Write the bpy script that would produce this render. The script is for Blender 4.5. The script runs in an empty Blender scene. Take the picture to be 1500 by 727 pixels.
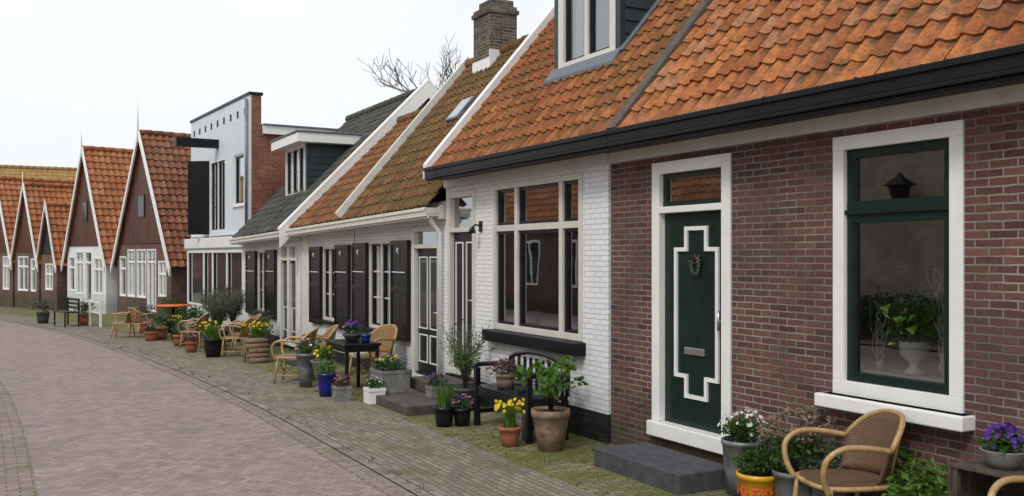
import bpy, math, random
from mathutils import Vector, Matrix
R=random.Random(7)
scene=bpy.context.scene
COL=scene.collection
scene.view_settings.view_transform='Standard'
scene.view_settings.look='None'
scene.view_settings.exposure=0
V=Vector
# ---------------------------------------------------------------- mesh builder
class MB:
    def __init__(s): s.v=[];s.f=[];s.m=[];s.uv=[];s.s=[]
    def add(s,pts):
        i=len(s.v); s.v.extend([tuple(p) for p in pts]); return i
    def fi(s,idx,m=0,uv=None,sm=False):
        s.f.append(tuple(idx)); s.m.append(m); s.uv.append(uv); s.s.append(sm)
    def face(s,pts,m=0,uv=None,sm=False):
        i=s.add(pts); s.fi(range(i,i+len(pts)),m,uv,sm)
    def hexa(s,p,m=0):
        i=s.add(p)
        for q in ((0,3,2,1),(4,5,6,7),(0,1,5,4),(1,2,6,5),(2,3,7,6),(3,0,4,7)):
            s.fi([i+k for k in q],m)
    def box(s,x0,x1,y0,y1,z0,z1,m=0):
        s.hexa([(x0,y0,z0),(x1,y0,z0),(x1,y1,z0),(x0,y1,z0),(x0,y0,z1),(x1,y0,z1),(x1,y1,z1),(x0,y1,z1)],m)
    def beam(s,p0,p1,w,h,m=0,up=(0,0,1)):
        p0=V(p0);p1=V(p1);d=(p1-p0).normalized();a=d.cross(V(up)).normalized();b=a.cross(d)
        a*=w/2;b*=h/2
        s.hexa([p0-a-b,p1-a-b,p1+a-b,p0+a-b,p0-a+b,p1-a+b,p1+a+b,p0+a+b],m)
    def chevron(s,pts,t,fn,d0,d1,m=0):
        P=pts+[(h,z-t) for h,z in pts[::-1]]
        a=s.add([fn(h,z,d0) for h,z in P]);b=s.add([fn(h,z,d1) for h,z in P])
        n=len(pts);N=len(P)
        for k in range(n-1):
            for q in (a,b): s.fi((q+k,q+k+1,q+N-2-k,q+N-1-k),m)
        for k in range(N): s.fi((a+k,a+(k+1)%N,b+(k+1)%N,b+k),m)
    def tube(s,pts,r,seg=6,m=0,cap=True):
        pts=[V(p) for p in pts]; n=len(pts)
        rr=r if isinstance(r,(list,tuple)) else [r]*n
        base=None;prev=None
        for k,p in enumerate(pts):
            if k==0:d=pts[1]-p
            elif k==n-1:d=p-pts[k-1]
            else:d=pts[k+1]-pts[k-1]
            if d.length<1e-9:d=V((0,0,1))
            d.normalize()
            if prev is None:
                a=d.cross(V((0,0,1)))
                if a.length<.1:a=d.cross(V((1,0,0)))
            else:
                a=prev-d*prev.dot(d)
                if a.length<1e-4:a=d.cross(V((1,0,0)))
            a.normalize();prev=a;b=d.cross(a)
            i=s.add([p+(a*math.cos(2*math.pi*j/seg)+b*math.sin(2*math.pi*j/seg))*rr[k] for j in range(seg)])
            if base is not None:
                for j in range(seg):
                    s.fi((base+j,base+(j+1)%seg,i+(j+1)%seg,i+j),m,None,True)
            elif cap: s.fi([i+j for j in range(seg)][::-1],m)
            base=i
        if cap: s.fi([base+j for j in range(seg)],m)
    def lathe(s,prof,seg=20,c=(0,0,0),m=0,sx=1,sy=1,wob=0):
        base=None
        for r,z in prof:
            i=s.add([(c[0]+r*sx*math.cos(2*math.pi*j/seg),c[1]+r*sy*math.sin(2*math.pi*j/seg),c[2]+z) for j in range(seg)])
            if base is not None:
                for j in range(seg):
                    s.fi((base+j,base+(j+1)%seg,i+(j+1)%seg,i+j),m,None,True)
            base=i
    def prism(s,poly,z0,z1,m=0):
        n=len(poly)
        i=s.add([(x,y,z0) for x,y in poly]);j=s.add([(x,y,z1) for x,y in poly])
        s.fi([i+k for k in range(n)][::-1],m);s.fi([j+k for k in range(n)],m)
        for k in range(n): s.fi((i+k,i+(k+1)%n,j+(k+1)%n,j+k),m)
    def make(s,name,mats,parent=None,off=None,bevel=0,solid=0,loc=None):
        me=bpy.data.meshes.new(name)
        vs=s.v
        if off is not None: 
            vv=[(a-off[0],b-off[1],c-off[2]) for a,b,c in vs]
        else: vv=vs
        me.from_pydata(vv,[],s.f)
        if not isinstance(mats,(list,tuple)): mats=[mats]
        for mt in mats: me.materials.append(mt)
        me.polygons.foreach_set('material_index',s.m)
        me.polygons.foreach_set('use_smooth',s.s)
        uvl=me.uv_layers.new(name='UVMap')
        data=[]
        for k,f in enumerate(s.f):
            u=s.uv[k]
            if u is None:
                p=[vs[i] for i in f]
                a=V(p[1])-V(p[0]); b=V(p[2])-V(p[0]); n=a.cross(b)
                ax,ay,az=abs(n.x),abs(n.y),abs(n.z)
                if ax>=ay and ax>=az: u=[(q[1],q[2]) for q in p]
                elif ay>=az: u=[(q[0],q[2]) for q in p]
                else: u=[(q[0],q[1]) for q in p]
            for q in u: data.extend((q[0],q[1]))
        uvl.data.foreach_set('uv',data)
        me.update()
        o=bpy.data.objects.new(name,me); COL.objects.link(o)
        if parent is not None: o.parent=parent
        if loc is not None: o.location=loc
        if bevel:
            b=o.modifiers.new('Bevel','BEVEL');b.width=bevel;b.segments=2;b.limit_method='ANGLE'
        if solid:
            b=o.modifiers.new('Solid','SOLIDIFY');b.thickness=solid
        return o
def root(name,label,cat,loc=(0,0,0),rz=0,group=None):
    o=bpy.data.objects.new(name,None);COL.objects.link(o)
    o.empty_display_size=.2;o.location=loc;o.rotation_euler=(0,0,rz)
    o['label']=label;o['category']=cat
    if group:o['group']=group
    return o
def copy_tree(r,loc,rz,label=None,sc=1):
    n=r.copy();COL.objects.link(n);n.location=loc;n.rotation_euler=(0,0,rz);n.scale=(sc,sc,sc)
    if label:n['label']=label
    def rec(a,b):
        for c in list(a.children):
            d=c.copy();COL.objects.link(d);d.parent=b
            rec(c,d)
    rec(r,n)
    return n
def cat(pts,n=6):
    pts=[V(p) for p in pts];out=[]
    P=[pts[0]*2-pts[1]]+pts+[pts[-1]*2-pts[-2]]
    for i in range(1,len(P)-2):
        a,b,c,d=P[i-1],P[i],P[i+1],P[i+2]
        for k in range(n):
            t=k/n
            out.append(.5*((2*b)+(c-a)*t+(2*a-5*b+4*c-d)*t*t+(3*b-a-3*c+d)*t**3))
    out.append(pts[-1]);return out
def gz(y): return 0 if y<12 else -.01*(min(y,60)-12)
# ---------------------------------------------------------------- materials
class NB:
    def __init__(s,name):
        s.mat=bpy.data.materials.new(name);s.mat.use_nodes=True;s.t=s.mat.node_tree
        s.b=s.t.nodes['Principled BSDF']
    def n(s,typ,props=None,**inp):
        nd=s.t.nodes.new(typ)
        for k,v in (props or {}).items(): setattr(nd,k,v)
        for k,v in inp.items(): s.put(nd.inputs[k.replace('_',' ')],v)
        return nd
    def put(s,sock,v):
        if isinstance(v,bpy.types.NodeSocket): s.t.links.new(v,sock)
        elif isinstance(v,(tuple,list)) and len(v)==3 and sock.type=='RGBA': sock.default_value=(*v,1)
        else: sock.default_value=v
    def math(s,op,a,b=0,c=0):
        nd=s.t.nodes.new('ShaderNodeMath');nd.operation=op
        s.put(nd.inputs[0],a);s.put(nd.inputs[1],b);s.put(nd.inputs[2],c);return nd.outputs[0]
    def ramp(s,fac,st,interp='LINEAR'):
        nd=s.t.nodes.new('ShaderNodeValToRGB');cr=nd.color_ramp;cr.interpolation=interp
        while len(cr.elements)<len(st): cr.elements.new(.5)
        for e,(p,c) in zip(cr.elements,st):
            e.position=p;e.color=(*c,1) if isinstance(c,(tuple,list)) else (c,c,c,1)
        s.put(nd.inputs[0],fac);return nd.outputs[0]
    def mix(s,fac,a,b,blend='MIX'):
        nd=s.t.nodes.new('ShaderNodeMix');nd.data_type='RGBA';nd.blend_type=blend
        s.put(nd.inputs[0],fac);s.put(nd.inputs[6],a);s.put(nd.inputs[7],b);return nd.outputs[2]
    def co(s,which='Object'):
        return s.t.nodes.new('ShaderNodeTexCoord').outputs[which]
    def noise(s,scale,detail=3,vec=None,rough=.55):
        nd=s.t.nodes.new('ShaderNodeTexNoise')
        nd.inputs['Scale'].default_value=scale;nd.inputs['Detail'].default_value=detail;nd.inputs['Roughness'].default_value=rough
        s.put(nd.inputs['Vector'],vec if vec is not None else s.pos());return nd.outputs[0]
    def pos(s):
        if not hasattr(s,'_p'): s._p=s.t.nodes.new('ShaderNodeNewGeometry').outputs['Position']
        return s._p
    def bump(s,h,strength=.3,dist=.01):
        nd=s.t.nodes.new('ShaderNodeBump');nd.inputs['Strength'].default_value=strength;nd.inputs['Distance'].default_value=dist
        s.put(nd.inputs['Height'],h);s.put(s.b.inputs['Normal'],nd.outputs[0]);return nd
    def out(s,colr,rough=.6,spec=.5):
        s.put(s.b.inputs['Base Color'],colr);s.put(s.b.inputs['Roughness'],rough)
        s.b.inputs['Specular IOR Level'].default_value=spec
        return s.mat
def paint(name,c,rough=.45,var=.18,scale=5,bump=.08,spec=.5,metal=0):
    k=NB(name);f=k.noise(scale,5)
    f2=k.noise(scale*9,3)
    d=tuple(x*(1-var*1.6) for x in c);l=tuple(min(1,x*(1+var*.5)) for x in c)
    base=k.ramp(f,[(.3,d),(.62,c),(.8,l)])
    base=k.mix(.25,base,k.ramp(f2,[(.35,d),(.6,l)]))
    k.bump(f2,bump,.01);k.b.inputs['Metallic'].default_value=metal
    return k.out(base,k.ramp(f,[(.2,rough*.8),(.8,min(1,rough*1.25))]),spec)
def brick(name,cols,mortar,bw=.195,bh=.055,ms=.0070,grime=(.5,0.06,.05,.045),zdirt=0,bs=.6,painted=False,patch=None):
    k=NB(name);uv=k.co('UV')
    wz=k.t.nodes.new('ShaderNodeTexNoise');wz.inputs['Scale'].default_value=9;wz.inputs['Detail'].default_value=3;k.put(wz.inputs['Vector'],k.pos())
    vm=k.n('ShaderNodeVectorMath',{'operation':'MULTIPLY_ADD'})
    k.put(vm.inputs[0],wz.outputs['Color']);vm.inputs[1].default_value=(.014,.013,0);k.put(vm.inputs[2],uv)
    br=k.n('ShaderNodeTexBrick',Vector=vm.outputs[0],Scale=1.0)
    br.inputs['Color1'].default_value=(0,0,0,1);br.inputs['Color2'].default_value=(1,1,1,1);br.inputs['Mortar'].default_value=(.5,.5,.5,1)
    br.inputs['Mortar Size'].default_value=ms;br.inputs['Mortar Smooth'].default_value=.3
    br.inputs['Brick Width'].default_value=bw;br.inputs['Row Height'].default_value=bh
    n=len(cols)
    c=k.ramp(br.outputs['Color'],[(i/(n-1),x) for i,x in enumerate(cols)])
    big=k.noise(.9,4);fine=k.noise(45,4,rough=.7)
    c=k.mix(.06 if painted else .5,c,k.ramp(fine,[(.32,tuple(x*.5 for x in cols[0])),(.68,tuple(x*1.1 for x in cols[-1]))]),'MIX')
    mc=k.mix(k.ramp(k.noise(2.5,4),[(.35,0),(.65,1)]),mortar,tuple(x*(.9 if painted else .5) for x in mortar))
    c=k.mix(br.outputs['Fac'],c,mc)
    g=k.math('MULTIPLY',k.ramp(big,[(.42,0),(.72,1)]),grime[0])
    c=k.mix(g,c,grime[1:4])
    if patch:
        c=k.mix(k.math('MULTIPLY',k.ramp(k.noise(4.5,6,rough=.75),[(.54,0),(.70,1)]),patch[0]),c,patch[1:4])
    if zdirt:
        sx=k.n('ShaderNodeSeparateXYZ');k.put(sx.inputs[0],k.pos())
        z=k.math('ADD',sx.outputs[2],k.math('MULTIPLY',k.noise(5,3),.5))
        zf=k.ramp(z,[(.3,1),(.85,0)])
        c=k.mix(k.math('MULTIPLY',zf,zdirt),c,(.045,.05,.025))
    h=k.math('ADD',k.math('MULTIPLY',br.outputs['Fac'],-1.0),k.math('MULTIPLY',fine,.45))
    k.bump(h,bs,.012)
    return k.out(c,.55 if painted else .85,.3)
def tiles(name,cols,moss=.3,mosscol=(.07,.065,.02),dark=.3,darkcol=(.05,.03,.02),seed=0,lichen=.3):
    k=NB(name);uv=k.co('UV')
    fl=k.n('ShaderNodeVectorMath',{'operation':'FLOOR'});k.put(fl.inputs[0],uv)
    wn=k.n('ShaderNodeTexWhiteNoise',{'noise_dimensions':'2D'});k.put(wn.inputs['Vector'],fl.outputs[0])
    n=len(cols)
    c=k.ramp(wn.outputs['Value'],[(i/(n-1),x) for i,x in enumerate(cols)])
    f=k.noise(9,5,rough=.65)
    c=k.mix(k.math('MULTIPLY',k.ramp(f,[(.40,0),(.66,1)]),dark),c,darkcol)
    c=k.mix(k.math('MULTIPLY',k.ramp(k.noise(48,4,rough=.75),[(.48,0),(.66,1)]),.6),c,darkcol)
    c=k.mix(k.math('MULTIPLY',k.ramp(k.noise(31,5,rough=.75),[(.56,0),(.66,1)]),lichen),c,(.42,.36,.25))
    fr=k.n('ShaderNodeVectorMath',{'operation':'FRACTION'});k.put(fr.inputs[0],uv)
    sx=k.n('ShaderNodeSeparateXYZ');k.put(sx.inputs[0],fr.outputs[0])
    # dirt collects in the pan of each tile and below the overlap
    pan=k.math('SUBTRACT',1.0,k.math('ABSOLUTE',k.math('MULTIPLY',k.math('SUBTRACT',sx.outputs[0],.45),2.4)))
    up=k.ramp(sx.outputs[1],[(.5,0),(1,1)])
    pd=k.math('ADD',k.math('MULTIPLY',pan,.6),k.math('MULTIPLY',up,.6))
    big=k.noise(1.1,5,rough=.6);sm=k.noise(26,4,rough=.7)
    ms=k.math('ADD',k.math('ADD',k.math('MULTIPLY',big,.8),k.math('MULTIPLY',sm,1.1)),k.math('MULTIPLY',pd,.5))
    lo=1.45-moss*.6
    mf=k.n('ShaderNodeMapRange');k.put(mf.inputs[0],ms);mf.inputs[1].default_value=lo;mf.inputs[2].default_value=lo+.28
    c=k.mix(k.math('MULTIPLY',mf.outputs[0],.88),c,k.mix(k.noise(14,3),mosscol,tuple(x*1.8 for x in mosscol)))
    k.bump(k.math('ADD',sm,k.math('MULTIPLY',mf.outputs[0],.6)),.6,.012)
    return k.out(c,.85,.2)
def herring(name,cols,mortar,size=.1,ang=45):
    k=NB(name);uv=k.co('UV')
    mp=k.n('ShaderNodeMapping');k.put(mp.inputs[0],uv);mp.inputs['Rotation'].default_value=(0,0,math.radians(ang));mp.inputs['Scale'].default_value=(1/size,1/size,1)
    sp=k.n('ShaderNodeSeparateXYZ');k.put(sp.inputs[0],mp.outputs[0])
    x,y=sp.outputs[0],sp.outputs[1]
    i=k.math('FLOOR',x);j=k.math('FLOOR',y);fx=k.math('SUBTRACT',x,i);fy=k.math('SUBTRACT',y,j)
    kk=k.math('FLOORED_MODULO',k.math('SUBTRACT',i,j),4.0)
    def eq(a,v): return k.math('COMPARE',a,float(v),.2)
    k1=eq(kk,1);k2=eq(kk,2);k3=eq(kk,3);ver=k.math('ADD',k2,k3);hor=k.math('SUBTRACT',1.0,ver)
    u=k.math('ADD',fx,k1);v=k.math('ADD',fy,k2)
    U=k.math('ADD',1.0,hor);W=k.math('ADD',1.0,ver)
    d=k.math('MINIMUM',k.math('MINIMUM',u,k.math('SUBTRACT',U,u)),k.math('MINIMUM',v,k.math('SUBTRACT',W,v)))
    cb=k.n('ShaderNodeCombineXYZ');k.put(cb.inputs[0],k.math('SUBTRACT',i,k1));k.put(cb.inputs[1],k.math('SUBTRACT',j,k2));k.put(cb.inputs[2],ver)
    wn=k.n('ShaderNodeTexWhiteNoise',{'noise_dimensions':'3D'});k.put(wn.inputs['Vector'],cb.outputs[0])
    n=len(cols)
    c=k.ramp(wn.outputs['Value'],[(q/(n-1),z) for q,z in enumerate(cols)])
    big=k.noise(.35,6,rough=.65)
    c=k.mix(k.ramp(big,[(.35,0),(.68,.4)]),c,(.35,.295,.27))
    c=k.mix(k.math('MULTIPLY',k.ramp(k.noise(1.3,6,rough=.72),[(.48,0),(.70,1)]),.5),c,(.16,.13,.12))
    c=k.mix(k.math('MULTIPLY',k.ramp(k.noise(70,3,rough=.72),[(.5,0),(.7,1)]),.35),c,(.12,.10,.09))
    e=k.ramp(d,[(.02,1),(.14,0)])
    c=k.mix(k.math('MULTIPLY',e,.6),c,mortar)
    k.bump(k.math('ADD',k.math('MULTIPLY',e,-.7),k.math('MULTIPLY',k.noise(60,3),.6)),.5,.008)
    return k.out(c,k.ramp(big,[(.3,.65),(.7,.85)]),.3)
def paver(name,cols,joint,mosscol,moss,bw=.2,bh=.1,rot=0,jm=.16,js=.006):
    k=NB(name);uv=k.co('UV')
    mp=k.n('ShaderNodeMapping');k.put(mp.inputs[0],uv);mp.inputs['Rotation'].default_value=(0,0,math.radians(rot))
    br=k.n('ShaderNodeTexBrick',Vector=mp.outputs[0],Scale=1.0)
    br.inputs['Color1'].default_value=(0,0,0,1);br.inputs['Color2'].default_value=(1,1,1,1);br.inputs['Mortar'].default_value=(.5,.5,.5,1)
    br.inputs['Mortar Size'].default_value=js;br.inputs['Mortar Smooth'].default_value=.3
    br.inputs['Brick Width'].default_value=bw;br.inputs['Row Height'].default_value=bh
    n=len(cols);c=k.ramp(br.outputs['Color'],[(q/(n-1),z) for q,z in enumerate(cols)])
    c=k.mix(.3,c,k.ramp(k.noise(25,4),[(.3,tuple(x*.5 for x in cols[0])),(.7,cols[-1])]))
    c=k.mix(br.outputs['Fac'],c,joint)
    nz=k.math('ADD',k.math('ADD',k.noise(1.6,6,rough=.7),k.math('MULTIPLY',br.outputs['Fac'],jm)),k.math('MULTIPLY',k.math('SUBTRACT',k.noise(22,4,rough=.7),.5),.3))
    c=k.mix(k.math('MULTIPLY',k.ramp(nz,[(.56-moss*.2,0),(.70-moss*.2,1)]),.85),c,k.mix(k.ramp(k.noise(30,3),[(.35,0),(.7,1)]),mosscol,tuple(x*2 for x in mosscol)))
    k.bump(k.math('ADD',k.math('MULTIPLY',br.outputs['Fac'],-1.0),k.math('MULTIPLY',k.noise(50,3),.7)),.9,.014)
    return k.out(c,.85,.25)
def planks(name,c,w=.16,horizontal=False,rough=.38):
    k=NB(name);sp=k.n('ShaderNodeSeparateXYZ');k.put(sp.inputs[0],k.co('UV'))
    a=sp.outputs[1 if horizontal else 0]
    q=k.math('MULTIPLY',a,1/w);fr=k.math('FRACT',q)
    fl=k.math('FLOOR',q);wn=k.n('ShaderNodeTexWhiteNoise',{'noise_dimensions':'1D'});k.put(wn.inputs['W'],fl)
    cc=k.ramp(wn.outputs['Value'],[(0,tuple(x*.6 for x in c)),(1,tuple(x*1.3 for x in c))])
    cc=k.mix(k.ramp(k.noise(7,5),[(.4,0),(.7,.5)]),cc,tuple(x*.5 for x in c))
    g=k.ramp(fr,[(0,1),(.08,0),(.94,0),(1,1)])
    cc=k.mix(g,cc,tuple(x*.2 for x in c));k.bump(k.math('MULTIPLY',g,-1.0),.6,.015)
    return k.out(cc,rough,.25)
def leafmat(name,c,c2):
    k=NB(name);f=k.noise(38,3)
    col=k.ramp(f,[(.3,c),(.7,c2)]);k.out(col,.5,.35)
    tr=k.n('ShaderNodeBsdfTranslucent');k.put(tr.inputs[0],col)
    mx=k.n('ShaderNodeMixShader');mx.inputs[0].default_value=.25
    k.t.links.new(k.b.outputs[0],mx.inputs[1]);k.t.links.new(tr.outputs[0],mx.inputs[2])
    k.t.links.new(mx.outputs[0],k.t.nodes['Material Output'].inputs[0]);return k.mat
def weave(name,c,s=.02):
    k=NB(name);mp=k.n('ShaderNodeMapping');k.put(mp.inputs[0],k.co('UV'));mp.inputs['Scale'].default_value=(1/s,1/s,1)
    ch=k.n('ShaderNodeTexChecker',Scale=1.0);k.put(ch.inputs['Vector'],mp.outputs[0])
    f=ch.outputs['Fac'];col=k.mix(f,tuple(x*.35 for x in c),c);col=k.mix(.3,col,k.ramp(k.noise(30,3),[(.3,tuple(x*.4 for x in c)),(.7,c)]))
    k.bump(f,.7,.006);return k.out(col,.55,.4)
def glassmat():
    k=NB('window_glass');nt=k.t
    fr=k.n('ShaderNodeFresnel',IOR=1.5)
    fac=k.math('MINIMUM',k.math('ADD',k.math('MULTIPLY',fr.outputs[0],2.0),.18),1.0)
    gl=k.n('ShaderNodeBsdfGlossy',Roughness=.008);gl.inputs['Color'].default_value=(.93,.96,.98,1)
    bp=k.n('ShaderNodeBump',Strength=.07,Distance=.01,Height=k.noise(2.5,1));k.put(gl.inputs['Normal'],bp.outputs[0])
    tr=k.n('ShaderNodeBsdfTransparent');tr.inputs[0].default_value=(.88,.91,.90,1)
    mx=k.n('ShaderNodeMixShader',Fac=fac);nt.links.new(tr.outputs[0],mx.inputs[1]);nt.links.new(gl.outputs[0],mx.inputs[2])
    nt.links.new(mx.outputs[0],nt.nodes['Material Output'].inputs[0]);return k.mat

BR=brick('brown_brick',[(.060,.030,.028),(.145,.062,.052),(.205,.088,.070),(.115,.052,.046),(.24,.115,.092),(.17,.073,.060)],(.33,.30,.265),zdirt=.7,patch=(.16,.34,.29,.26),bs=.8)
BR2=brick('dark_brick',[(.08,.048,.04),(.17,.08,.065),(.23,.105,.08)],(.26,.23,.2),zdirt=.5)
BR3=brick('red_brick',[(.2,.05,.03),(.42,.12,.06),(.5,.17,.09),(.3,.08,.05)],(.3,.25,.2),patch=(.6,.12,.04,.03))
BRP=brick('pale_brick',[(.42,.34,.25),(.52,.44,.34),(.6,.52,.42),(.36,.28,.2)],(.5,.46,.4))
BRC=brick('chimney_brick',[(.05,.035,.025),(.15,.10,.07),(.24,.17,.12),(.09,.06,.045)],(.3,.28,.22),patch=(.6,.34,.31,.25),ms=.008)
BW=brick('white_painted_brick',[(.80,.82,.84),(.85,.86,.88),(.87,.885,.90)],(.68,.70,.72),ms=.008,grime=(.2,.58,.59,.57),zdirt=.35,bs=.6,painted=True)
BWF=brick('pale_blue_white_brick',[(.68,.75,.81),(.73,.79,.84),(.76,.81,.86)],(.58,.65,.71),ms=.008,grime=(.2,.5,.55,.6),bs=.5,painted=True)
PL=brick('black_plinth',[(.015,.015,.017),(.03,.03,.03)],(.02,.02,.02),grime=(.2,.04,.04,.04),bs=.5,painted=True)
T1=tiles('orange_tiles',[(.25,.08,.028),(.42,.14,.042),(.54,.20,.07),(.36,.11,.034),(.47,.22,.11),(.45,.145,.048)],moss=.44,mosscol=(.075,.043,.02),dark=.62,darkcol=(.12,.048,.024),lichen=.25)
T1b=tiles('orange_tiles_mossy',[(.24,.08,.03),(.37,.125,.042),(.45,.165,.06),(.30,.1,.038)],moss=.64,mosscol=(.085,.06,.022),dark=.62,darkcol=(.11,.045,.024),lichen=.25)
T2=tiles('mossy_tiles',[(.17,.075,.035),(.26,.11,.045),(.32,.14,.06)],moss=.88,mosscol=(.075,.058,.022),dark=.5,lichen=.4)
T2b=tiles('brown_orange_tiles',[(.21,.08,.035),(.31,.115,.045),(.38,.155,.07)],moss=.76,mosscol=(.09,.062,.024),dark=.55,lichen=.35)
T3=tiles('grey_tiles',[(.06,.062,.058),(.09,.09,.085),(.13,.128,.115)],moss=.5,mosscol=(.06,.055,.03),dark=.45,darkcol=(.03,.03,.03),lichen=.2)
T4=tiles('far_orange_tiles',[(.36,.125,.055),(.47,.18,.08),(.52,.24,.12)],moss=.46,mosscol=(.13,.075,.035),dark=.45,darkcol=(.17,.06,.03))
T5=tiles('red_brown_tiles',[(.22,.08,.045),(.33,.125,.07),(.39,.18,.11)],moss=.5,mosscol=(.085,.055,.03),dark=.5,lichen=.4)
T6=tiles('lichen_tiles',[(.38,.22,.08),(.46,.28,.11),(.42,.19,.07)],moss=.5,mosscol=(.2,.17,.05),dark=.35)
CRM=paint('cream_paint',(.74,.73,.66),.4,.10)
WHT=paint('white_paint',(.86,.86,.84),.35,.06)
GRY=paint('grey_cream_paint',(.66,.64,.57),.4,.1)
BLK=paint('black_paint',(.010,.011,.014),.3,.3,spec=.35)
BLG=paint('black_gutter_paint',(.009,.010,.014),.42,.4,3,spec=.25)
GRN=paint('dark_green_paint',(.008,.024,.020),.3,.2,spec=.35)
BOARD=paint('blue_black_board',(.02,.036,.042),.4,.2)
CON=paint('concrete',(.075,.08,.09),.8,.35,9,.4)
CON2=paint('light_concrete',(.24,.24,.225),.85,.4,9,.3)
STN=paint('brown_stone',(.10,.085,.07),.85,.4,12,.5)
LEAD=paint('lead',(.15,.17,.20),.55,.25,6,.2)
ZINC=paint('zinc',(.25,.27,.29),.5,.35,9,.1,metal=.4)
TERR=paint('terracotta',(.40,.14,.07),.8,.3,12,.15)
TERR2=paint('weathered_terracotta',(.34,.22,.16),.85,.5,8,.25)
YEL=paint('yellow_glaze',(.75,.40,.02),.25,.12)
BLU=paint('blue_glaze',(.01,.02,.2),.2,.2)
SOIL=paint('soil',(.03,.02,.015),.95,.3,40,.6)
CANE=paint('cane',(.50,.32,.14),.35,.3,25)
WIK=weave('brown_wicker',(.20,.115,.065),.012)
WIK2=weave('honey_wicker',(.40,.24,.10),.02)
WOOD=paint('old_wood',(.10,.078,.058),.8,.5,18,.5)
BARK=paint('bark',(.14,.12,.10),.9,.3,20,.5)
LOG=paint('log_end',(.26,.18,.11),.85,.5,25,.3)
SIL=paint('brushed_metal',(.6,.6,.6),.3,.05,metal=.9)
PLK=planks('brown_planks',(.095,.030,.017))
PLKB=planks('black_planks',(.014,.015,.016))
CURT=paint('curtain_cloth',(.72,.72,.7),.9,.1)
ORG=paint('orange_top',(.7,.12,.02),.4,.1)
ROOM=paint('room_plaster',(.22,.20,.18),.9,.1)
DPN=paint('dark_pane',(.02,.02,.025),.06,.1,bump=0)
GL=glassmat()
LG=leafmat('leaf_green',(.025,.065,.012),(.06,.13,.025))
LY=leafmat('leaf_fresh_green',(.055,.13,.018),(.12,.23,.035))
LO=leafmat('leaf_olive',(.05,.07,.035),(.12,.14,.08))
LR=leafmat('leaf_heather',(.10,.05,.05),(.15,.10,.06))
DRY=leafmat('dry_flower',(.22,.15,.10),(.40,.31,.24))
FW=leafmat('petal_white',(.75,.75,.72),(.85,.85,.8))
FY=leafmat('petal_yellow',(.75,.5,.01),(.85,.65,.03))
FP=leafmat('petal_purple',(.05,.015,.16),(.14,.05,.36))
FPK=leafmat('petal_pink',(.35,.1,.2),(.5,.2,.32))
ROAD=herring('herringbone_clinker',[(.20,.15,.14),(.27,.205,.19),(.33,.255,.235),(.235,.175,.165),(.36,.29,.27)],(.15,.125,.11),size=.066)
BAND=paver('band_clinker',[(.22,.165,.15),(.29,.225,.20),(.35,.285,.25)],(.12,.1,.09),(.09,.09,.045),.15,bw=.2,bh=.075)
PAV=paver('brown_clinker',[(.17,.14,.12),(.235,.195,.165),(.31,.255,.215)],(.09,.085,.06),(.09,.09,.045),.22,bw=.2,bh=.07,rot=90,jm=.24)
MOSS=paver('mossy_clinker',[(.15,.13,.095),(.24,.21,.15),(.34,.30,.22)],(.04,.048,.015),(.080,.090,.016),.70,bw=.17,bh=.068,rot=0,jm=.34,js=.009)
KRB=paver('kerb_clinker',[(.2,.16,.15),(.27,.22,.2),(.33,.28,.26)],(.04,.045,.03),(.06,.06,.03),.2,bw=.22,bh=.12,rot=90)
GRD=paint('earth',(.12,.13,.08),.95,.3,1)
# ---------------------------------------------------------------- ground
def lerp_pl(pl,y):
    if y<=pl[0][1]: return pl[0][0]
    for (x0,y0),(x1,y1) in zip(pl,pl[1:]):
        if y<=y1: 
            t=(y-y0)/(y1-y0)
            return x0+(x1-x0)*t
    (x0,y0),(x1,y1)=pl[-2:];return x1+(x1-x0)/(y1-y0)*(y-y1)
def smooth(pl,w=2.5):
    def f(y): return sum(lerp_pl(pl,y+w*(k-3)/3) for k in range(7))/7
    return f
kerbP=[(3.05,-20),(3.05,10),(2.98,14),(2.75,18),(2.42,22.5),(2.0,27),(1.2,32),(-.1,38),(-2,43.5),(-4.4,49),(-8,56)]
frontP=[(5.6,-20),(5.6,25),(5.5,30),(5.1,33),(3.9,38),(2.2,43),(.6,47.5),(-2,53),(-4,58)]
kx=smooth(kerbP)
fx=lambda y:lerp_pl(frontP,y)
def strip(name,fa,fb,zo,mat,y0=-18,y1=62,n=2):
    mb=MB();ys=[y0+i*.5 for i in range(int((y1-y0)/.5)+1)]
    for a,b in zip(ys,ys[1:]):
        for q in range(n):
            s0,s1=q/n,(q+1)/n
            P=[]
            U=[]
            for y,s in ((a,s0),(a,s1),(b,s1),(b,s0)):
                x=fa(y)+(fb(y)-fa(y))*s
                P.append((x,y,gz(y)+zo));U.append((x-kx(y),y))
            mb.face(P,0,U)
    o=mb.make(name,mat);o['kind']='structure';return o
mb=MB()
ys=[-120,-20,0,12,20,30,40,50,60,120,400]
for a,b in zip(ys,ys[1:]):
    mb.face([(-300,a,gz(a)-.012),(300,a,gz(a)-.012),(300,b,gz(b)-.012),(-300,b,gz(b)-.012)])
g=mb.make('ground',GRD);g['kind']='structure'
strip('road',lambda y:kx(y)-8.4,lambda y:kx(y)-.12,0,ROAD,n=4)
strip('road_edge_course',lambda y:kx(y)-3.12,lambda y:kx(y)-2.78,.004,BAND,n=1)
strip('gutter_course',lambda y:kx(y)-.32,lambda y:kx(y)-.12,.004,BAND,n=1)
strip('kerb_course',lambda y:kx(y)-.12,lambda y:kx(y)+.06,.012,KRB,n=1)
strip('pavement',lambda y:kx(y)+.06,lambda y:kx(y)+1.15,.006,PAV,n=2)
strip('pavement_by_houses',lambda y:kx(y)+1.15,lambda y:max(fx(y)+.2,kx(y)+1.3),.004,MOSS,n=3)
strip('pavement_opposite',lambda y:kx(y)-9.6,lambda y:kx(y)-8.4,.03,PAV,n=2)
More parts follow.
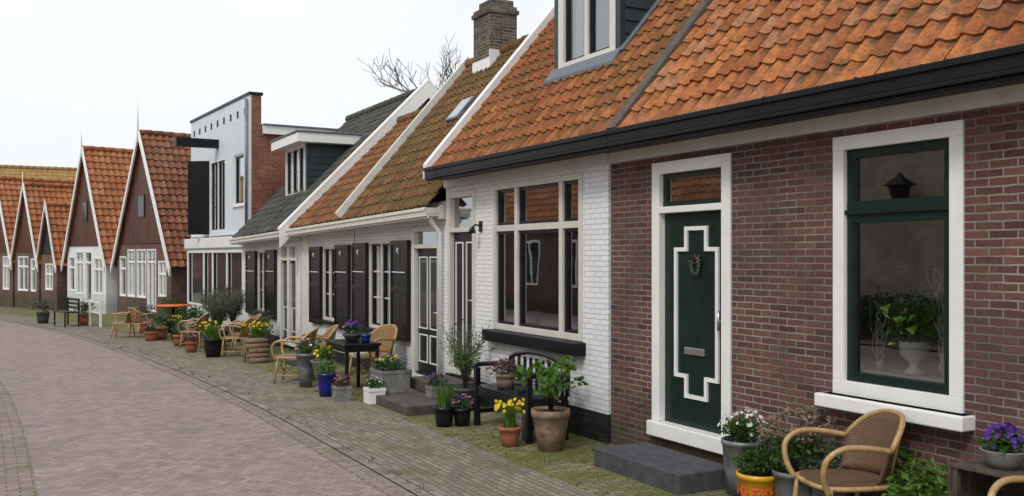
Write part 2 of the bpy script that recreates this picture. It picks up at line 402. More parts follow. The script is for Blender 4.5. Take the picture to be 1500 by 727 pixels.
# ---------------------------------------------------------------- building helpers
def wall_front(mb,y0,y1,z0,z1,ops,x=0,rev=.14,m=0,z1b=None):
    ys=sorted(set([y0,y1]+[o[0] for o in ops]+[o[1] for o in ops]));zs=sorted(set([z0,z1]+[o[2] for o in ops]+[o[3] for o in ops]))
    for a,b in zip(ys,ys[1:]):
        for c,d in zip(zs,zs[1:]):
            ym,zm=(a+b)/2,(c+d)/2
            if any(o[0]<ym<o[1] and o[2]<zm<o[3] for o in ops): continue
            mb.face([(x,a,c),(x,a,d),(x,b,d),(x,b,c)],m)
    for a,b,c,d in ops:
        mb.face([(x,a,c),(x+rev,a,c),(x+rev,a,d),(x,a,d)],m);mb.face([(x,b,c),(x,b,d),(x+rev,b,d),(x+rev,b,c)],m)
        mb.face([(x,a,c),(x,b,c),(x+rev,b,c),(x+rev,a,c)],m);mb.face([(x,a,d),(x+rev,a,d),(x+rev,b,d),(x,b,d)],m)
def pantile(mb,P00,P10,P11,P01,tw=.18,ch=.235,amp=.018,lift=.022,sub=8,m=0,jit=.006,u0=0):
    P00,P10,P11,P01=map(V,(P00,P10,P11,P01))
    nc=max(1,round((P10-P00).length/tw));nr=max(1,round((P01-P00).length/ch))
    n=(P10-P00).cross(P01-P00).normalized()
    if n.z<0:n=-n
    def P(u,v):
        return (P00*(1-u)+P10*u)*(1-v)+(P01*(1-u)+P11*u)*v
    for r in range(nr):
        for c in range(nc):
            j=R.uniform(-jit,jit);j2=R.uniform(-jit,jit)
            v0=(r+R.uniform(-.03,.03))/nr;v1=min(1,(r+1.04)/nr)
            L=[[],[],[]]
            for q in range(sub+1):
                s=q/sub;u=(c+s)/nc
                h=amp*(math.cos(2*math.pi*s+.5)+.3*math.cos(4*math.pi*s+1.0))
                L[0].append(P(u,v0)+n*(h+j*.6-.006))
                L[1].append(P(u,v0)+n*(h+lift+j))
                L[2].append(P(u,v1)+n*(h+j2*.5))
            i0=mb.add(L[0]);i1=mb.add(L[1]);i1b=mb.add(L[1]);i2=mb.add(L[2])
            for q in range(sub):
                s0,s1=u0+c+q/sub+.001,u0+c+(q+1)/sub-.001
                mb.fi((i0+q,i0+q+1,i1+q+1,i1+q),m,[(s0,r+.01),(s1,r+.01),(s1,r+.02),(s0,r+.02)])
                mb.fi((i1b+q,i1b+q+1,i2+q+1,i2+q),m,[(s0,r+.02),(s1,r+.02),(s1,r+.98),(s0,r+.98)],True)
def curtain_mesh(C,x,ya,yb,c0,c1,m=0):
    n=max(4,int((yb-ya)/.03))
    for i in range(n):
        a=ya+(yb-ya)*i/n;b=ya+(yb-ya)*(i+1)/n
        xa=x+.02*math.sin(i*1.3);xb=x+.02*math.sin((i+1)*1.3)
        C.face([(xa,a,c0),(xa,a,c1),(xb,b,c1),(xb,b,c0)],m,sm=True)
def window(par,off,y0,y1,z0,z1,fm,sm,fw=.07,ysp=(),zsp=(),mw=.06,sw=.05,bars=None,sill=None,x=0,name='window',merged=False,curtain=None,sillw=.06,dark_transom=False,barmat=None,drapes=None):
    F=MB();S=MB();G=MB()
    e=.002
    F.box(x-.02,x+.11,y0-e,y1+e,z1-fw,z1+e);F.box(x-.02,x+.11,y0-e,y1+e,z0-e,z0+fw)
    F.box(x-.018,x+.11,y0-e,y0+fw,z0+fw,z1-fw);F.box(x-.018,x+.11,y1-fw,y1+e,z0+fw,z1-fw)
    Y=[y0+fw]+[q for q in ysp]+[y1-fw];Z=[z0+fw]+list(zsp)+[z1-fw]
    for q in ysp: F.box(x-.01,x+.10,q-mw/2,q+mw/2,z0+fw,z1-fw)
    for q in zsp: (S if dark_transom else F).box(x-.005,x+.104,y0+fw,y1-fw,q-mw/2,q+mw/2)
    for a in range(len(Y)-1):
        for b in range(len(Z)-1):
            ya=Y[a]+(mw/2 if a>0 else 0);yb=Y[a+1]-(mw/2 if a<len(Y)-2 else 0)
            za=Z[b]+(mw/2 if b>0 else 0);zb=Z[b+1]-(mw/2 if b<len(Z)-2 else 0)
            S.box(x+.02,x+.08,ya,yb,zb-sw,zb);S.box(x+.02,x+.08,ya,yb,za,za+sw)
            S.box(x+.022,x+.08,ya,ya+sw,za+sw,zb-sw);S.box(x+.022,x+.08,yb-sw,yb,za+sw,zb-sw)
            G.face([(x+.055,ya+sw,za+sw),(x+.055,ya+sw,zb-sw),(x+.055,yb-sw,zb-sw),(x+.055,yb-sw,za+sw)])
            if bars:
                nx,nz=bars[b] if isinstance(bars,list) else bars
                bm=1 if barmat else 0
                for q in range(1,nx):
                    yy=ya+sw+(yb-ya-2*sw)*q/nx;S.box(x+.035,x+.07,yy-.012,yy+.012,za+sw,zb-sw,bm)
                for q in range(1,nz):
                    zz=za+sw+(zb-za-2*sw)*q/nz;S.box(x+.037,x+.068,ya+sw,yb-sw,zz-.012,zz+.012,bm)
    if merged:
        if drapes:
            for (a,b) in drapes: curtain_mesh(F,x+.16,a,b,z0+fw,z1-fw,3)
        for mm,src in ((1,S),(2,G)):
            b=len(F.v);F.v+=src.v
            for f in src.f: F.fi([b+i for i in f],mm)
        return F.make(name,[fm,sm,GL,CURT],par,off)
    w=F.make(name,fm,par,off,bevel=.004)
    S.make('sash',[sm,barmat] if barmat else sm,w,off);G.make('window_pane',GL,w,off)
    if sill:
        B=MB();B.box(x-.09,x+.02,y0-.06,y1+.06,z0-sillw,z0-.003);B.make('window_sill',sill,w,off,bevel=.006)
    if curtain or drapes:
        C=MB()
        if curtain: curtain_mesh(C,x+.17,y0+fw,y1-fw,curtain[0],curtain[1])
        for (a,b) in (drapes or ()): curtain_mesh(C,x+.2,a,b,z0+fw,z1-fw)
        C.make('curtain',CURT,w,off)
    return w
def gable_side(mb,y,z0,pts,m=0):
    P=[(pts[0][0],y,z0)]+[(a,y,b) for a,b in pts]+[(pts[-1][0],y,z0)]
    mb.face(P,m)
def ybuild(name,label,Y0,Y1,x=5.5):
    yc=(Y0+Y1)/2;z=gz(yc)
    r=root(name,label,'house',(x,yc,z));return r,(0,yc,z)
def roof_house(par,off,Y0,Y1,xe,ze0,ze1,xr,zr,mat,sub=8,back=True,tw=.18,ch=.235,xb=None):
    mb=MB();L=Y1-Y0
    pantile(mb,(xe,Y0,ze0),(xe,Y1,ze1),(xr,Y1,zr),(xr,Y0,zr),sub=sub,tw=tw,ch=ch)
    if xb is None: xb=2*xr-xe
    pantile(mb,(xb,Y1,(ze0)),(xb,Y0,ze0),(xr,Y0,zr),(xr,Y1,zr),sub=2,tw=.5,ch=.6)
    n=max(1,int(L/.4))
    for i in range(n):
        a=Y0+L*i/n;b=Y0+L*(i+1)/n+.02
        mb.tube([(xr,a,zr-.01),(xr,b,zr+.005)],[.11,.12],8)
    return mb.make('roof',mat,par,off)
def leafs(mb,c,rad,n,size,m=0,up=.3,shape='ell',w=.45):
    c=V(c)
    for _ in range(n):
        while True:
            d=V((R.uniform(-1,1),R.uniform(-1,1),R.uniform(-1,1)))
            if d.length<=1:break
        d=d*(.5+.5*R.random())
        p=c+V((d.x*rad[0],d.y*rad[1],d.z*rad[2]))
        a=V((R.gauss(0,1),R.gauss(0,1),R.gauss(up,.7)))+d*1.2
        if a.length<.01:continue
        a.normalize();s=a.cross(V((R.gauss(0,1),R.gauss(0,1),R.gauss(0,1))))
        if s.length<.01:continue
        s.normalize();nn=a.cross(s)
        L=size*R.uniform(.5,1.35)
        mb.face([p,p+a*L*.5+s*L*w*.5+nn*L*.08,p+a*L,p+a*L*.5-s*L*w*.5+nn*L*.08],m,sm=False)
def blades(mb,c,n,h,spread,w,m=0,base=.05):
    c=V(c)
    for _ in range(n):
        t=R.uniform(0,6.283);d=V((math.cos(t),math.sin(t),0));s=V((-d.y,d.x,0))
        hh=h*R.uniform(.6,1.1);sp=spread*R.uniform(.2,1)
        b=c+d*R.uniform(0,base);prev=None
        for k in range(5):
            u=k/4;p=b+d*(sp*u*u)+V((0,0,hh*(u-.25*u*u*(sp/h))));ww=w*(1-u*.92)
            cur=(p-s*ww,p+s*ww)
            if prev: mb.face([prev[0],prev[1],cur[1],cur[0]],m)
            prev=cur
def bloom(mb,p,r,m=0,nrm=None,pet=5):
    p=V(p);n=V((R.gauss(0,.5),R.gauss(0,.5),1)) if nrm is None else V(nrm)
    n.normalize();a=n.cross(V((1,.3,0))).normalized();b=n.cross(a)
    for k in range(pet):
        t=2*math.pi*k/pet+R.uniform(-.1,.1)
        d=a*math.cos(t)+b*math.sin(t);s=n.cross(d)
        mb.face([p,p+d*r*.6+s*r*.42+n*r*.18,p+d*r+n*r*.1,p+d*r*.6-s*r*.42+n*r*.18],m)
def blooms(mb,c,rad,n,r,m=0):
    for _ in range(n):
        t=R.uniform(0,6.283);q=math.sqrt(R.random());
        z=math.sqrt(max(0,1-q*q))
        bloom(mb,(c[0]+rad[0]*q*math.cos(t),c[1]+rad[1]*q*math.sin(t),c[2]+rad[2]*z*R.uniform(.8,1.1)),r*R.uniform(.7,1.2),m,(math.cos(t)*q+R.gauss(0,.4)-.3,math.sin(t)*q+R.gauss(0,.4),z+.3))
def stems(mb,c,n,h,spread,r=.004,m=0,tips=None):
    out=[]
    for _ in range(n):
        t=R.uniform(0,6.283);s=spread*math.sqrt(R.random());
        p1=V(c)+V((math.cos(t)*s,math.sin(t)*s,h*R.uniform(.6,1.05)))
        mid=V(c)+V((math.cos(t)*s*.35,math.sin(t)*s*.35,h*.55))
        mb.tube([V(c)+V((R.uniform(-.02,.02),R.uniform(-.02,.02),0)),mid,p1],[r,r*.8,r*.5],4,m);out.append(p1)
    return out
mb=MB()
for _ in range(900):
    y=R.uniform(3,24)**1.0;u=R.random()
    x=5.46-abs(R.gauss(0,.05)) if u<.5 else (R.uniform(4.2,5.4) if u<.85 else kx(y)+R.uniform(-.1,.1))
    if 6.05<y<7.4 and x>4.7: continue
    blades(mb,(x,y,gz(y)+.005),R.randint(4,9),R.uniform(.02,.055),.03,.003)
o=mb.make('joint_weeds',LG);o['kind']='stuff';o['label']='small green weeds growing in the pavement joints';o['category']='weeds'
# ---------------------------------------------------------------- HOUSE A (brown brick)
A,oA=ybuild('brick_house','low brown brick house with orange pantile roof and green door',.5,8.13)
opsA=[(4.07,5.16,.86,2.80),(6.30,7.41,.22,2.80),(1.2,2.3,.86,2.80)]
mb=MB();wall_front(mb,.5,8.125,-.4,3.06,opsA)
sl=1.18;xr=4.2;zrA=3.12+sl*(xr+.25)
gable_side(mb,.5,-.4,[(0,3.06),(xr,zrA-.1),(2*xr,3.1)]);gable_side(mb,8.12,-.4,[(0,3.06),(xr,zrA-.1),(2*xr,3.1)])
mb.face([(2*xr,.5,-.4),(2*xr,8.12,-.4),(2*xr,8.12,3.1),(2*xr,.5,3.1)])
mb.make('wall',BR,A,oA)
mb=MB();mb.box(.26,3.6,.55,8.1,-.02,.3);mb.box(3.6,3.7,.55,8.1,.3,2.9);mb.box(.2,3.6,.55,8.1,2.9,2.95);mb.box(.3,3.6,5.9,5.97,.3,2.9)
mb.make('room_interior',ROOM,A,oA)
w=window(A,oA,4.07,5.16,.90,2.80,WHT,GRN,fw=.10,zsp=(2.24,),mw=.03,sw=.065,sill=WHT,dark_transom=True)
mb=MB();mb.box(-.13,.06,3.99,5.24,.80,.897);mb.make('window_ledge',WHT,w,oA,bevel=.01)
window(A,oA,1.2,2.3,.90,2.80,WHT,GRN,fw=.10,zsp=(2.24,),mw=.03,sw=.065,sill=WHT,dark_transom=True)
def outline(mb,pts,x,w,d,m=0):
    n=len(pts)
    for i in range(n):
        (a,b),(c,e)=pts[i],pts[(i+1)%n]
        if abs(a-c)<1e-6: mb.box(x-d,x,a-w/2,a+w/2,min(b,e)-w/2,max(b,e)+w/2,m)
        else: mb.box(x-d+.002,x,min(a,c)+w/2,max(a,c)-w/2,b-w/2,b+w/2,m)
mb=MB();mb.box(.05,.09,6.415,7.295,.365,2.32)
dA=mb.make('door',GRN,A,oA,bevel=.004)
mb=MB();c=6.82
outline(mb,[(c-.29,.82),(c-.29,1.98),(c-.14,1.98),(c-.14,2.17),(c+.14,2.17),(c+.14,1.98),(c+.29,1.98),(c+.29,.82),(c+.14,.82),(c+.14,.64),(c-.14,.64),(c-.14,.82)],.05,.036,.022)
mb.make('door_moulding',WHT,dA,oA)
mb=MB();mb.box(.03,.05,6.70,6.98,1.02,1.085);mb.make('letter_slot',SIL,dA,oA,bevel=.004)
mb=MB();mb.tube([(.05,6.47,1.35),(.0,6.47,1.35)],.012,8);mb.tube([(0,6.47,1.27),(0,6.47,1.44)],.013,8);mb.make('door_handle',SIL,dA,oA)
mb=MB()
hp=[(.03,c+.05*math.sin(t),1.83+.08*math.cos(t)) for t in [i*2*math.pi/24 for i in range(25)]]
mb.tube(hp,.012,6)
for p in hp[:-1]: leafs(mb,p,(.015,.018,.018),12,.028,1)
mb.make('door_wreath',[BARK,LO],dA,oA)
mb=MB()
mb.box(-.02,.12,6.30,6.415,.36,2.80);mb.box(-.02,.12,7.295,7.41,.36,2.80);mb.box(-.022,.12,6.415,7.295,2.69,2.80);mb.box(-.022,.12,6.415,7.295,2.32,2.38)
mb.make('door_frame',WHT,dA,oA,bevel=.005)
mb=MB();mb.box(-.07,.12,6.28,7.43,.22,.357);mb.make('threshold',WHT,dA,oA,bevel=.01)
mb=MB();mb.box(.03,.08,6.415,7.295,2.38,2.43);mb.box(.03,.08,6.415,7.295,2.64,2.69);mb.box(.032,.08,6.415,6.465,2.43,2.64);mb.box(.032,.08,7.245,7.295,2.43,2.64)
mb.face([(.055,6.465,2.43),(.055,6.465,2.64),(.055,7.245,2.64),(.055,7.245,2.43)],1)
mb.make('transom_window',[GRN,GL],dA,oA)
mb=MB();mb.box(-.035,.02,.5,8.128,2.86,3.04);mb.make('fascia_board',CRM,A,oA,bevel=.005)
def gutter(par,off,Y0,Y1,z0a,z0b,x0,x1,h,mat,name='gutter'):
    mb=MB()
    for (xa,xb,za,zb) in ((x0,x1,0,.03),(x0,x0+.035,.03,h),(x1-.03,x1,.03,h),(x0-.02,x0+.015,h-.045,h+.003),(x0+.03,x0+.06,-.03,.0)):
        mb.hexa([(xa,Y0,z0a+za),(xb,Y0,z0a+za),(xb,Y1,z0b+za),(xa,Y1,z0b+za),(xa,Y0,z0a+zb),(xb,Y0,z0a+zb),(xb,Y1,z0b+zb),(xa,Y1,z0b+zb)])
    for (ya,z) in ((Y0,z0a),(Y1,z0b)):
        mb.box(x0+.036,x1-.031,ya-.006,ya+.006,z+.031,z+h-.002)
    return mb.make(name,mat,par,off,bevel=.006)
gutter(A,oA,.4,7.64,2.965,2.965,-.38,.02,.155,BLG)
rA=roof_house(A,oA,.4,7.58,-.27,3.12,3.12,xr,zrA,T1)
mb=MB();mb.beam((-.3,7.66,3.13),(xr,7.66,zrA+.06),.15,.07);mb.make('roof_divider',paint('weathered_strip',(.13,.10,.08),.9,.4,12,.4),A,oA)
# ---------------------------------------------------------------- HOUSE B (white)
B,oB=ybuild('white_house','white painted brick house with orange roof and dormer',8.13,12.15)
opsB=[(8.61,10.69,1.01,2.81),(11.21,12.07,.33,2.79)]
mb=MB();wall_front(mb,8.13,12.15,.3,3.06,opsB,x=-.03)
wall_front(mb,8.13,12.15,-.4,.3,[],x=-.045,m=1);mb.face([(-.045,8.13,.3),(-.03,8.13,.3),(-.03,12.15,.3),(-.045,12.15,.3)],1)
mb.face([(-.03,8.13,.3),(0.02,8.13,.3),(0.02,8.13,3.06),(-.03,8.13,3.06)]);mb.face([(-.045,8.13,-.4),(0.02,8.13,-.4),(0.02,8.13,.3),(-.045,8.13,.3)],1)
gable_side(mb,12.15,-.4,[(-.03,3.06),(xr,zrA-.1),(2*xr,3.1)])
mb.face([(2*xr,8.13,-.4),(2*xr,12.15,-.4),(2*xr,12.15,3.1),(2*xr,8.13,3.1)])
mb.make('wall',[BW,PL],B,oB)
mb=MB();mb.box(.26,4,8.15,12.1,-.02,.3);mb.box(4,4.1,8.15,12.1,.3,2.9);mb.box(.2,4,8.15,12.1,2.9,2.95);mb.make('room_interior',ROOM,B,oB)
wB=window(B,oB,8.61,10.69,1.01,2.81,GRY,BLK,fw=.07,ysp=(9.06,10.1),zsp=(2.26,),mw=.075,sw=.035,x=-.03)
mb=MB();mb.box(-.16,-.02,8.55,10.78,.86,1.0);mb.make('window_sill',BLG,wB,oB,bevel=.012)
DG=paint('dark_door_glass',(.02,.025,.03),.05,.1,spec=.8,bump=0)
def simple_door(par,off,y0,y1,z0,z1,ztr,fm,lm,lines=None,glassz=None,x=0,fw=.08):
    mb=MB();mb.box(x+.05,x+.09,y0+fw,y1-fw,z0+.06,ztr-.03)
    d=mb.make('door',lm,par,off)
    mb=MB();mb.box(x-.02,x+.12,y0,y0+fw,z0,z1);mb.box(x-.02,x+.12,y1-fw,y1,z0,z1);mb.box(x-.022,x+.12,y0+fw,y1-fw,z1-fw,z1);mb.box(x-.022,x+.12,y0+fw,y1-fw,ztr-.03,ztr+.03);mb.box(x-.06,x+.12,y0+fw,y1-fw,z0,z0+.058)
    mb.make('door_frame',fm,d,off,bevel=.004)
    mb=MB();mb.face([(x+.055,y0+fw,ztr+.03),(x+.055,y0+fw,z1-fw),(x+.055,y1-fw,z1-fw),(x+.055,y1-fw,ztr+.03)]);mb.make('transom_window',GL,d,off)
    if lines:
        mb=MB()
        for (a,b,c,e) in lines: outline(mb,[(a,c),(a,e),(b,e),(b,c)],x+.05,.018,.014)
        mb.make('door_moulding',WHT,d,off)
    if glassz:
        mb=MB()
        for (a,b,c,e) in glassz: mb.box(x+.044,x+.049,a,b,c,e)
        mb.make('door_glass',DG,d,off)
    mb=MB();mb.tube([(x+.05,y0+fw+.06,z0+1.0),(x-.0,y0+fw+.06,z0+1.0),(x,y0+fw+.16,z0+1.0)],.011,6);mb.make('door_handle',SIL,d,off)
    return d
simple_door(B,oB,11.21,12.07,.33,2.79,2.27,GRY,BLK,[(11.36,11.36+.22,.55,2.1),(11.69,11.91,.55,2.1)],x=-.03)
mb=MB();mb.box(-.07,-.02,8.132,12.15,2.86,3.04);mb.make('fascia_board',CRM,B,oB,bevel=.005)
gutter(B,oB,7.64,12.1,2.965,2.965,-.38,-.02,.155,BLG)
rB=roof_house(B,oB,7.74,12.07,-.27,3.12,3.12,xr,zrA,T1b)
mb=MB();mb.chevron([(-.36,3.18),(xr,zrA+.2),(2*xr+.3,3.2)],.2,lambda h,z,d:(h,d,z),12.065,12.19);mb.make('verge_board',WHT,B,oB)
# dormer
mb=MB();dx=.62;dz=4.12
mb.box(dx,dx+.06,8.86,8.95,dz,6.0);mb.box(dx,dx+.06,10.19,10.3,dz,6.0);mb.box(dx,dx+.06,8.95,10.19,5.9,6.0)
n=13
for s in (0,1):
    y=8.88 if s==0 else 10.28
    for i in range(n):
        z0=dz+i*.15;z1=z0+.155;xs=dx+.06;xe=dx+.1+(6.1-dz)/sl+.3
        yy=(y-.02,y+.02)
        o1=-.02 if s==0 else .02
        mb.hexa([(xs,yy[0]+(o1 if s==0 else 0),z0),(xe,yy[0]+(o1 if s==0 else 0),z0),(xe,yy[1]+(o1 if s else 0),z0),(xs,yy[1]+(o1 if s else 0),z0),(xs,yy[0],z1),(xe,yy[0],z1),(xe,yy[1],z1),(xs,yy[1],z1)])
mb.box(dx-.2,dx+2.3,8.66,10.5,6.0,6.2)
d=mb.make('dormer',BOARD,B,oB)
window(d,oB,8.95,10.19,dz+.06,5.9,CRM,BLK,fw=.11,ysp=(9.57,),mw=.06,sw=.03,x=dx+.01,name='dormer_window',merged=True,drapes=[(9.05,9.26),(9.9,10.1)])
mb=MB();zz=lambda x:3.12+sl*(x+.27)
mb.hexa([(.50,8.84,zz(.50)+.02),(.66,8.84,zz(.66)+.02),(.66,10.36,zz(.66)+.02),(.50,10.36,zz(.50)+.02),(.50,8.84,zz(.50)+.07),(.66,8.84,zz(.66)+.09),(.66,10.36,zz(.66)+.09),(.50,10.36,zz(.50)+.07)])
mb.beam((.6,8.82,zz(.6)+.065),(2.3,8.82,zz(2.3)+.065),.07,.03);mb.make('lead_flashing',LEAD,d,oB,bevel=.008)
L=root('wall_lamp','small black wall lamp on white brick wall','lamp',(5.47,11.05,2.3))
mb=MB();mb.tube(cat([(0,0,0),(-.08,0,.02),(-.13,0,-.02)],5),.012,6);mb.lathe([(0.0,.0),(.03,-.02),(.05,-.09),(.045,-.09)],12,(-.13,0,-.0));mb.make('lamp_arm',BLK,L)
mb=MB();mb.box(-.02,0,-.04,.04,-.07,.07);mb.make('lamp_mount',BLK,L,bevel=.005)
# ---------------------------------------------------------------- HOUSES C, D, E
def mid_house(name,label,Y0,Y1,ze0,ze1,xr2,zr2,ops,mat,wallmat=BW,gabmat=None,side0=False):
    H,o=ybuild(name,label,Y0,Y1)
    zt=min(ze0,ze1)+.0
    mb=MB();zb=gz(Y0)+.2
    wall_front(mb,Y0,Y1,zb,zt,ops);wall_front(mb,Y0,Y1,-.6,zb,[q for q in [(a,b,max(c,-.6),zb) for a,b,c,e in ops if c<zb]],x=-.012,m=1)
    for y in (Y0+.01,Y1-.01):
        gable_side(mb,y,-.6,[(0,zt),(xr2,zr2-.06),(2*xr2,zt)],2)
    mb.face([(2*xr2,Y0,-.6),(2*xr2,Y1,-.6),(2*xr2,Y1,zt),(2*xr2,Y0,zt)])
    mb.make('wall',[wallmat,PL,gabmat or BR2],H,o)
    mb=MB();mb.box(.26,2.2,Y0+.05,Y1-.05,-.1,.1);mb.box(2.2,2.3,Y0+.05,Y1-.05,.1,2.3);mb.make('room_interior',ROOM,H,o)
    r=roof_house(H,o,Y0+.03,Y1-.03,-.25,ze0+.02,ze1+.02,xr2,zr2,mat,sub=6)
    gutter(H,o,Y0,Y1,ze0-.13,ze1-.13,-.32,-.12,.12,CRM)
    mb=MB();mb.hexa([(-.12,Y0,ze0-.16),(.02,Y0,ze0-.16),(.02,Y1,ze1-.16),(-.12,Y1,ze1-.16),(-.12,Y0,ze0-.01),(.02,Y0,ze0+.1),(.02,Y1,ze1+.1),(-.12,Y1,ze1-.01)]);mb.make('fascia_board',CRM,H,o)
    return H,o,r
def shutter(H,o,y0,y1,z0,z1,x=-.06):
    mb=MB();mb.box(x,x+.045,y0,y1,z0,z1)
    for (a,b) in ((z0,z0+.07),(z1-.07,z1),((z0+z1)/2-.035,(z0+z1)/2+.035)): mb.box(x-.015,x,y0+.05,y1-.05,a,b)
    mb.box(x-.015,x,y0,y0+.05,z0,z1);mb.box(x-.015,x,y1-.05,y1,z0,z1)
    mb.box(x-.02,x-.0151,y0+.08,y1-.08,z1-.5,z1-.485,1)
    mb.tube([(x-.018,(y0+y1)/2,z1-.12),(x-.04,(y0+y1)/2,z1-.16),(x-.018,(y0+y1)/2,z1-.2)],.012,5,1)
    return mb.make('shutter',[BLK,WHT],H,o,bevel=.003)
C,oC,rC=mid_house('white_cottage','low white cottage with moss covered tile roof and black shutters',12.2,16.13,2.60,2.53,2.25,5.49,[(14.23,15.34,.72,2.17),(12.42,13.43,.1,2.36)],T2)
window(C,oC,14.23,15.34,.72,2.17,GRY,BLK,fw=.05,ysp=(14.785,),mw=.04,sw=.03,bars=(2,3),sill=BLG,barmat=GRY,drapes=[(14.3,14.45),(15.1,15.28)])
simple_door(C,oC,12.42,13.43,.1,2.36,2.06,CRM,BLK,[(12.58,12.88,.35,.75),(12.98,13.28,.35,.75),(12.58,12.88,.85,1.9),(12.98,13.28,.85,1.9)],[(12.6,12.86,.9,1.86),(13.0,13.26,.9,1.86)])
shutter(C,oC,13.5,14.2,.62,2.16);shutter(C,oC,15.36,16.08,.62,2.14)
mb=MB();mb.beam((-.3,16.16,2.62),(2.25,16.16,5.60),.08,.12);mb.make('verge_board',CRM,C,oC)
mb=MB();mb.tube([(-.2,12.3,2.5),(-.2,12.3,2.42),(-.06,12.3,2.25),(-.06,12.3,.02)],.035,8);mb.make('downpipe',WHT,C,oC)
# chimney on C ridge
mb=MB();mb.box(1.98,2.5,14.75,15.42,4.9,6.28);mb.box(1.95,2.53,14.72,15.45,6.15,6.22);mb.box(2.03,2.46,14.8,15.3,6.28,6.4)
mb.tube([(2.18,14.95,6.38),(2.18,14.95,6.52)],.075,10,1);mb.tube([(2.32,15.2,6.38),(2.32,15.2,6.5)],.065,10,1)
mb.make('chimney',[BRC,TERR2],rC,oC)
mb=MB()
mb.box(1.955,1.98,14.75,15.42,5.05,5.36);mb.box(1.955,2.525,14.725,14.75,5.1,5.5)
mb.make('chimney_flashing',WHT,rC,oC)
slC=(5.49-2.6)/2.5
def rooflight(par,off,x,y,w,h,ze,s,xe=-.25):
    mb=MB();z=lambda q:ze+s*(q-xe)+.06
    d=V((1,0,s)).normalized();n=V((-s,0,1)).normalized()
    p=V((x,y,z(x)));q=p+d*h
    mb.beam(p,q,w,.1,0,up=tuple(n));mb.beam(p+n*.052+d*.04,q+n*.052-d*.04,w-.08,.01,1,up=tuple(n))
    return mb.make('roof_window',[ZINC,RG],par,off)
RG=paint('roof_glass',(.35,.4,.45),.08,.05,bump=0)
rooflight(rC,oC,1.05,14.3,.45,.5,2.57,slC);rooflight(rC,oC,.25,12.75,.4,.35,2.6,slC)
D,oD,rD=mid_house('white_cottage','low white cottage with rusty brown tile roof',16.17,19.5,2.53,2.47,2.2,4.85,[(17.1,17.95,.7,2.1),(18.95,19.45,.1,2.25)],T2b)
window(D,oD,17.1,17.95,.7,2.1,GRY,BLK,fw=.05,ysp=(17.52,),mw=.03,sw=.03,bars=(2,3),sill=BLG,curtain=(1.5,2.05),barmat=GRY)
shutter(D,oD,16.3,17.07,.6,2.12);shutter(D,oD,17.98,18.7,.6,2.1)
mb=MB();mb.box(-.02,.1,18.95,19.45,.1,2.25);mb.make('wall_panel',CRM,D,oD)
E,oE,rE=mid_house('white_cottage','white cottage with grey tile roof, dormer and broad white bargeboard',19.55,24.95,2.46,2.36,2.85,5.62,[(22.35,23.2,.6,2.05),(19.8,21.15,.0,2.2)],T3,gabmat=BR3)
window(E,oE,22.35,23.2,.6,2.05,GRY,BLK,fw=.05,ysp=(22.78,),mw=.03,sw=.03,bars=(2,3),sill=BLG,barmat=GRY)
simple_door(E,oE,19.8,20.47,.0,2.2,1.85,CRM,BLK,[(19.93,20.34,.3,.8)],[(19.95,20.32,.9,1.75)])
simple_door(E,oE,20.48,21.15,.0,2.2,1.85,CRM,BLK,[(20.61,21.02,.3,.8)],[(20.63,21.0,.9,1.75)])
shutter(E,oE,21.45,22.3,.5,2.06);shutter(E,oE,23.3,24.3,.5,2.04)
mb=MB();mb.chevron([(-.45,2.45),(2.85,5.78),(6.3,2.2)],.36,lambda h,z,d:(h,d,z),19.465,19.53)
mb.chevron([(-.45,2.50),(2.85,5.83),(6.3,2.25)],.05,lambda h,z,d:(h,d,z),19.46,19.68);mb.make('bargeboard',WHT,E,oE)
mb=MB();x0=.69;zb=3.3;zt=4.5
mb.box(x0,x0+.05,21.5,21.62,zb,zt);mb.box(x0,x0+.05,23.28,23.4,zb,zt)
for y in (21.5,23.37):
    for i in range(8): 
        z0=zb+i*.15
        mb.hexa([(x0+.05,y-.015,z0),(x0+1.9,y-.015,z0),(x0+1.9,y+.03,z0),(x0+.05,y+.03,z0),(x0+.05,y,z0+.155),(x0+1.9,y,z0+.155),(x0+1.9,y+.02,z0+.155),(x0+.05,y+.02,z0+.155)])
d=mb.make('dormer',BOARD,E,oE)
window(d,oE,21.62,23.28,zb+.05,zt,WHT,BLK,fw=.06,ysp=(22.17,22.72),mw=.05,sw=.03,bars=(1,2),x=x0,name='dormer_window',merged=True,drapes=[(21.7,22.0),(22.9,23.2)])
mb=MB();mb.box(x0-.28,x0+1.9,21.25,23.65,4.5,4.72);mb.box(x0-.31,x0+1.93,21.22,23.68,4.722,4.76,1);mb.make('dormer_roof',[WHT,LEAD],d,oE,bevel=.01)
# ---------------------------------------------------------------- F tall white building
rotF=math.radians(3.63)
F=root('shop_house','tall pale painted brick house with shopfront, hoist beam and open shutter','house',(5.7,25.0,gz(27)),rotF)
oF=(0,0,gz(27))
mb=MB()
opsF=[(.56,1.52,3.29,4.65),(2.35,3.97,2.62,4.67)]
wall_front(mb,0,6.3,2.42,6.1,opsF,rev=.2)
wall_front(mb,0,6.3,-.6,2.42,[(.15,6.15,.42,2.08)],x=-.12,rev=.1)
mb.face([(0,0,-.6),(.04,0,-.6),(.04,0,6.1),(0,0,6.1)]);mb.face([(-.12,0,-.6),(.0,0,-.6),(0,0,2.42),(-.12,0,2.42)])
mb.make('wall',BWF,F,oF)
mb=MB();mb.box(.04,.3,.0,6.28,5.1,6.1);mb.face([(.04,0,-.6),(5,0,-.6),(5,0,5.1),(.04,0,5.1)]);mb.face([(.0,6.3,-.6),(5,6.3,-.6),(5,6.3,6.1),(.0,6.3,6.1)]);mb.face([(5,0,-.6),(5,6.3,-.6),(5,6.3,5.1),(5,0,5.1)])
mb.make('brick_side_wall',BR3,F,oF)
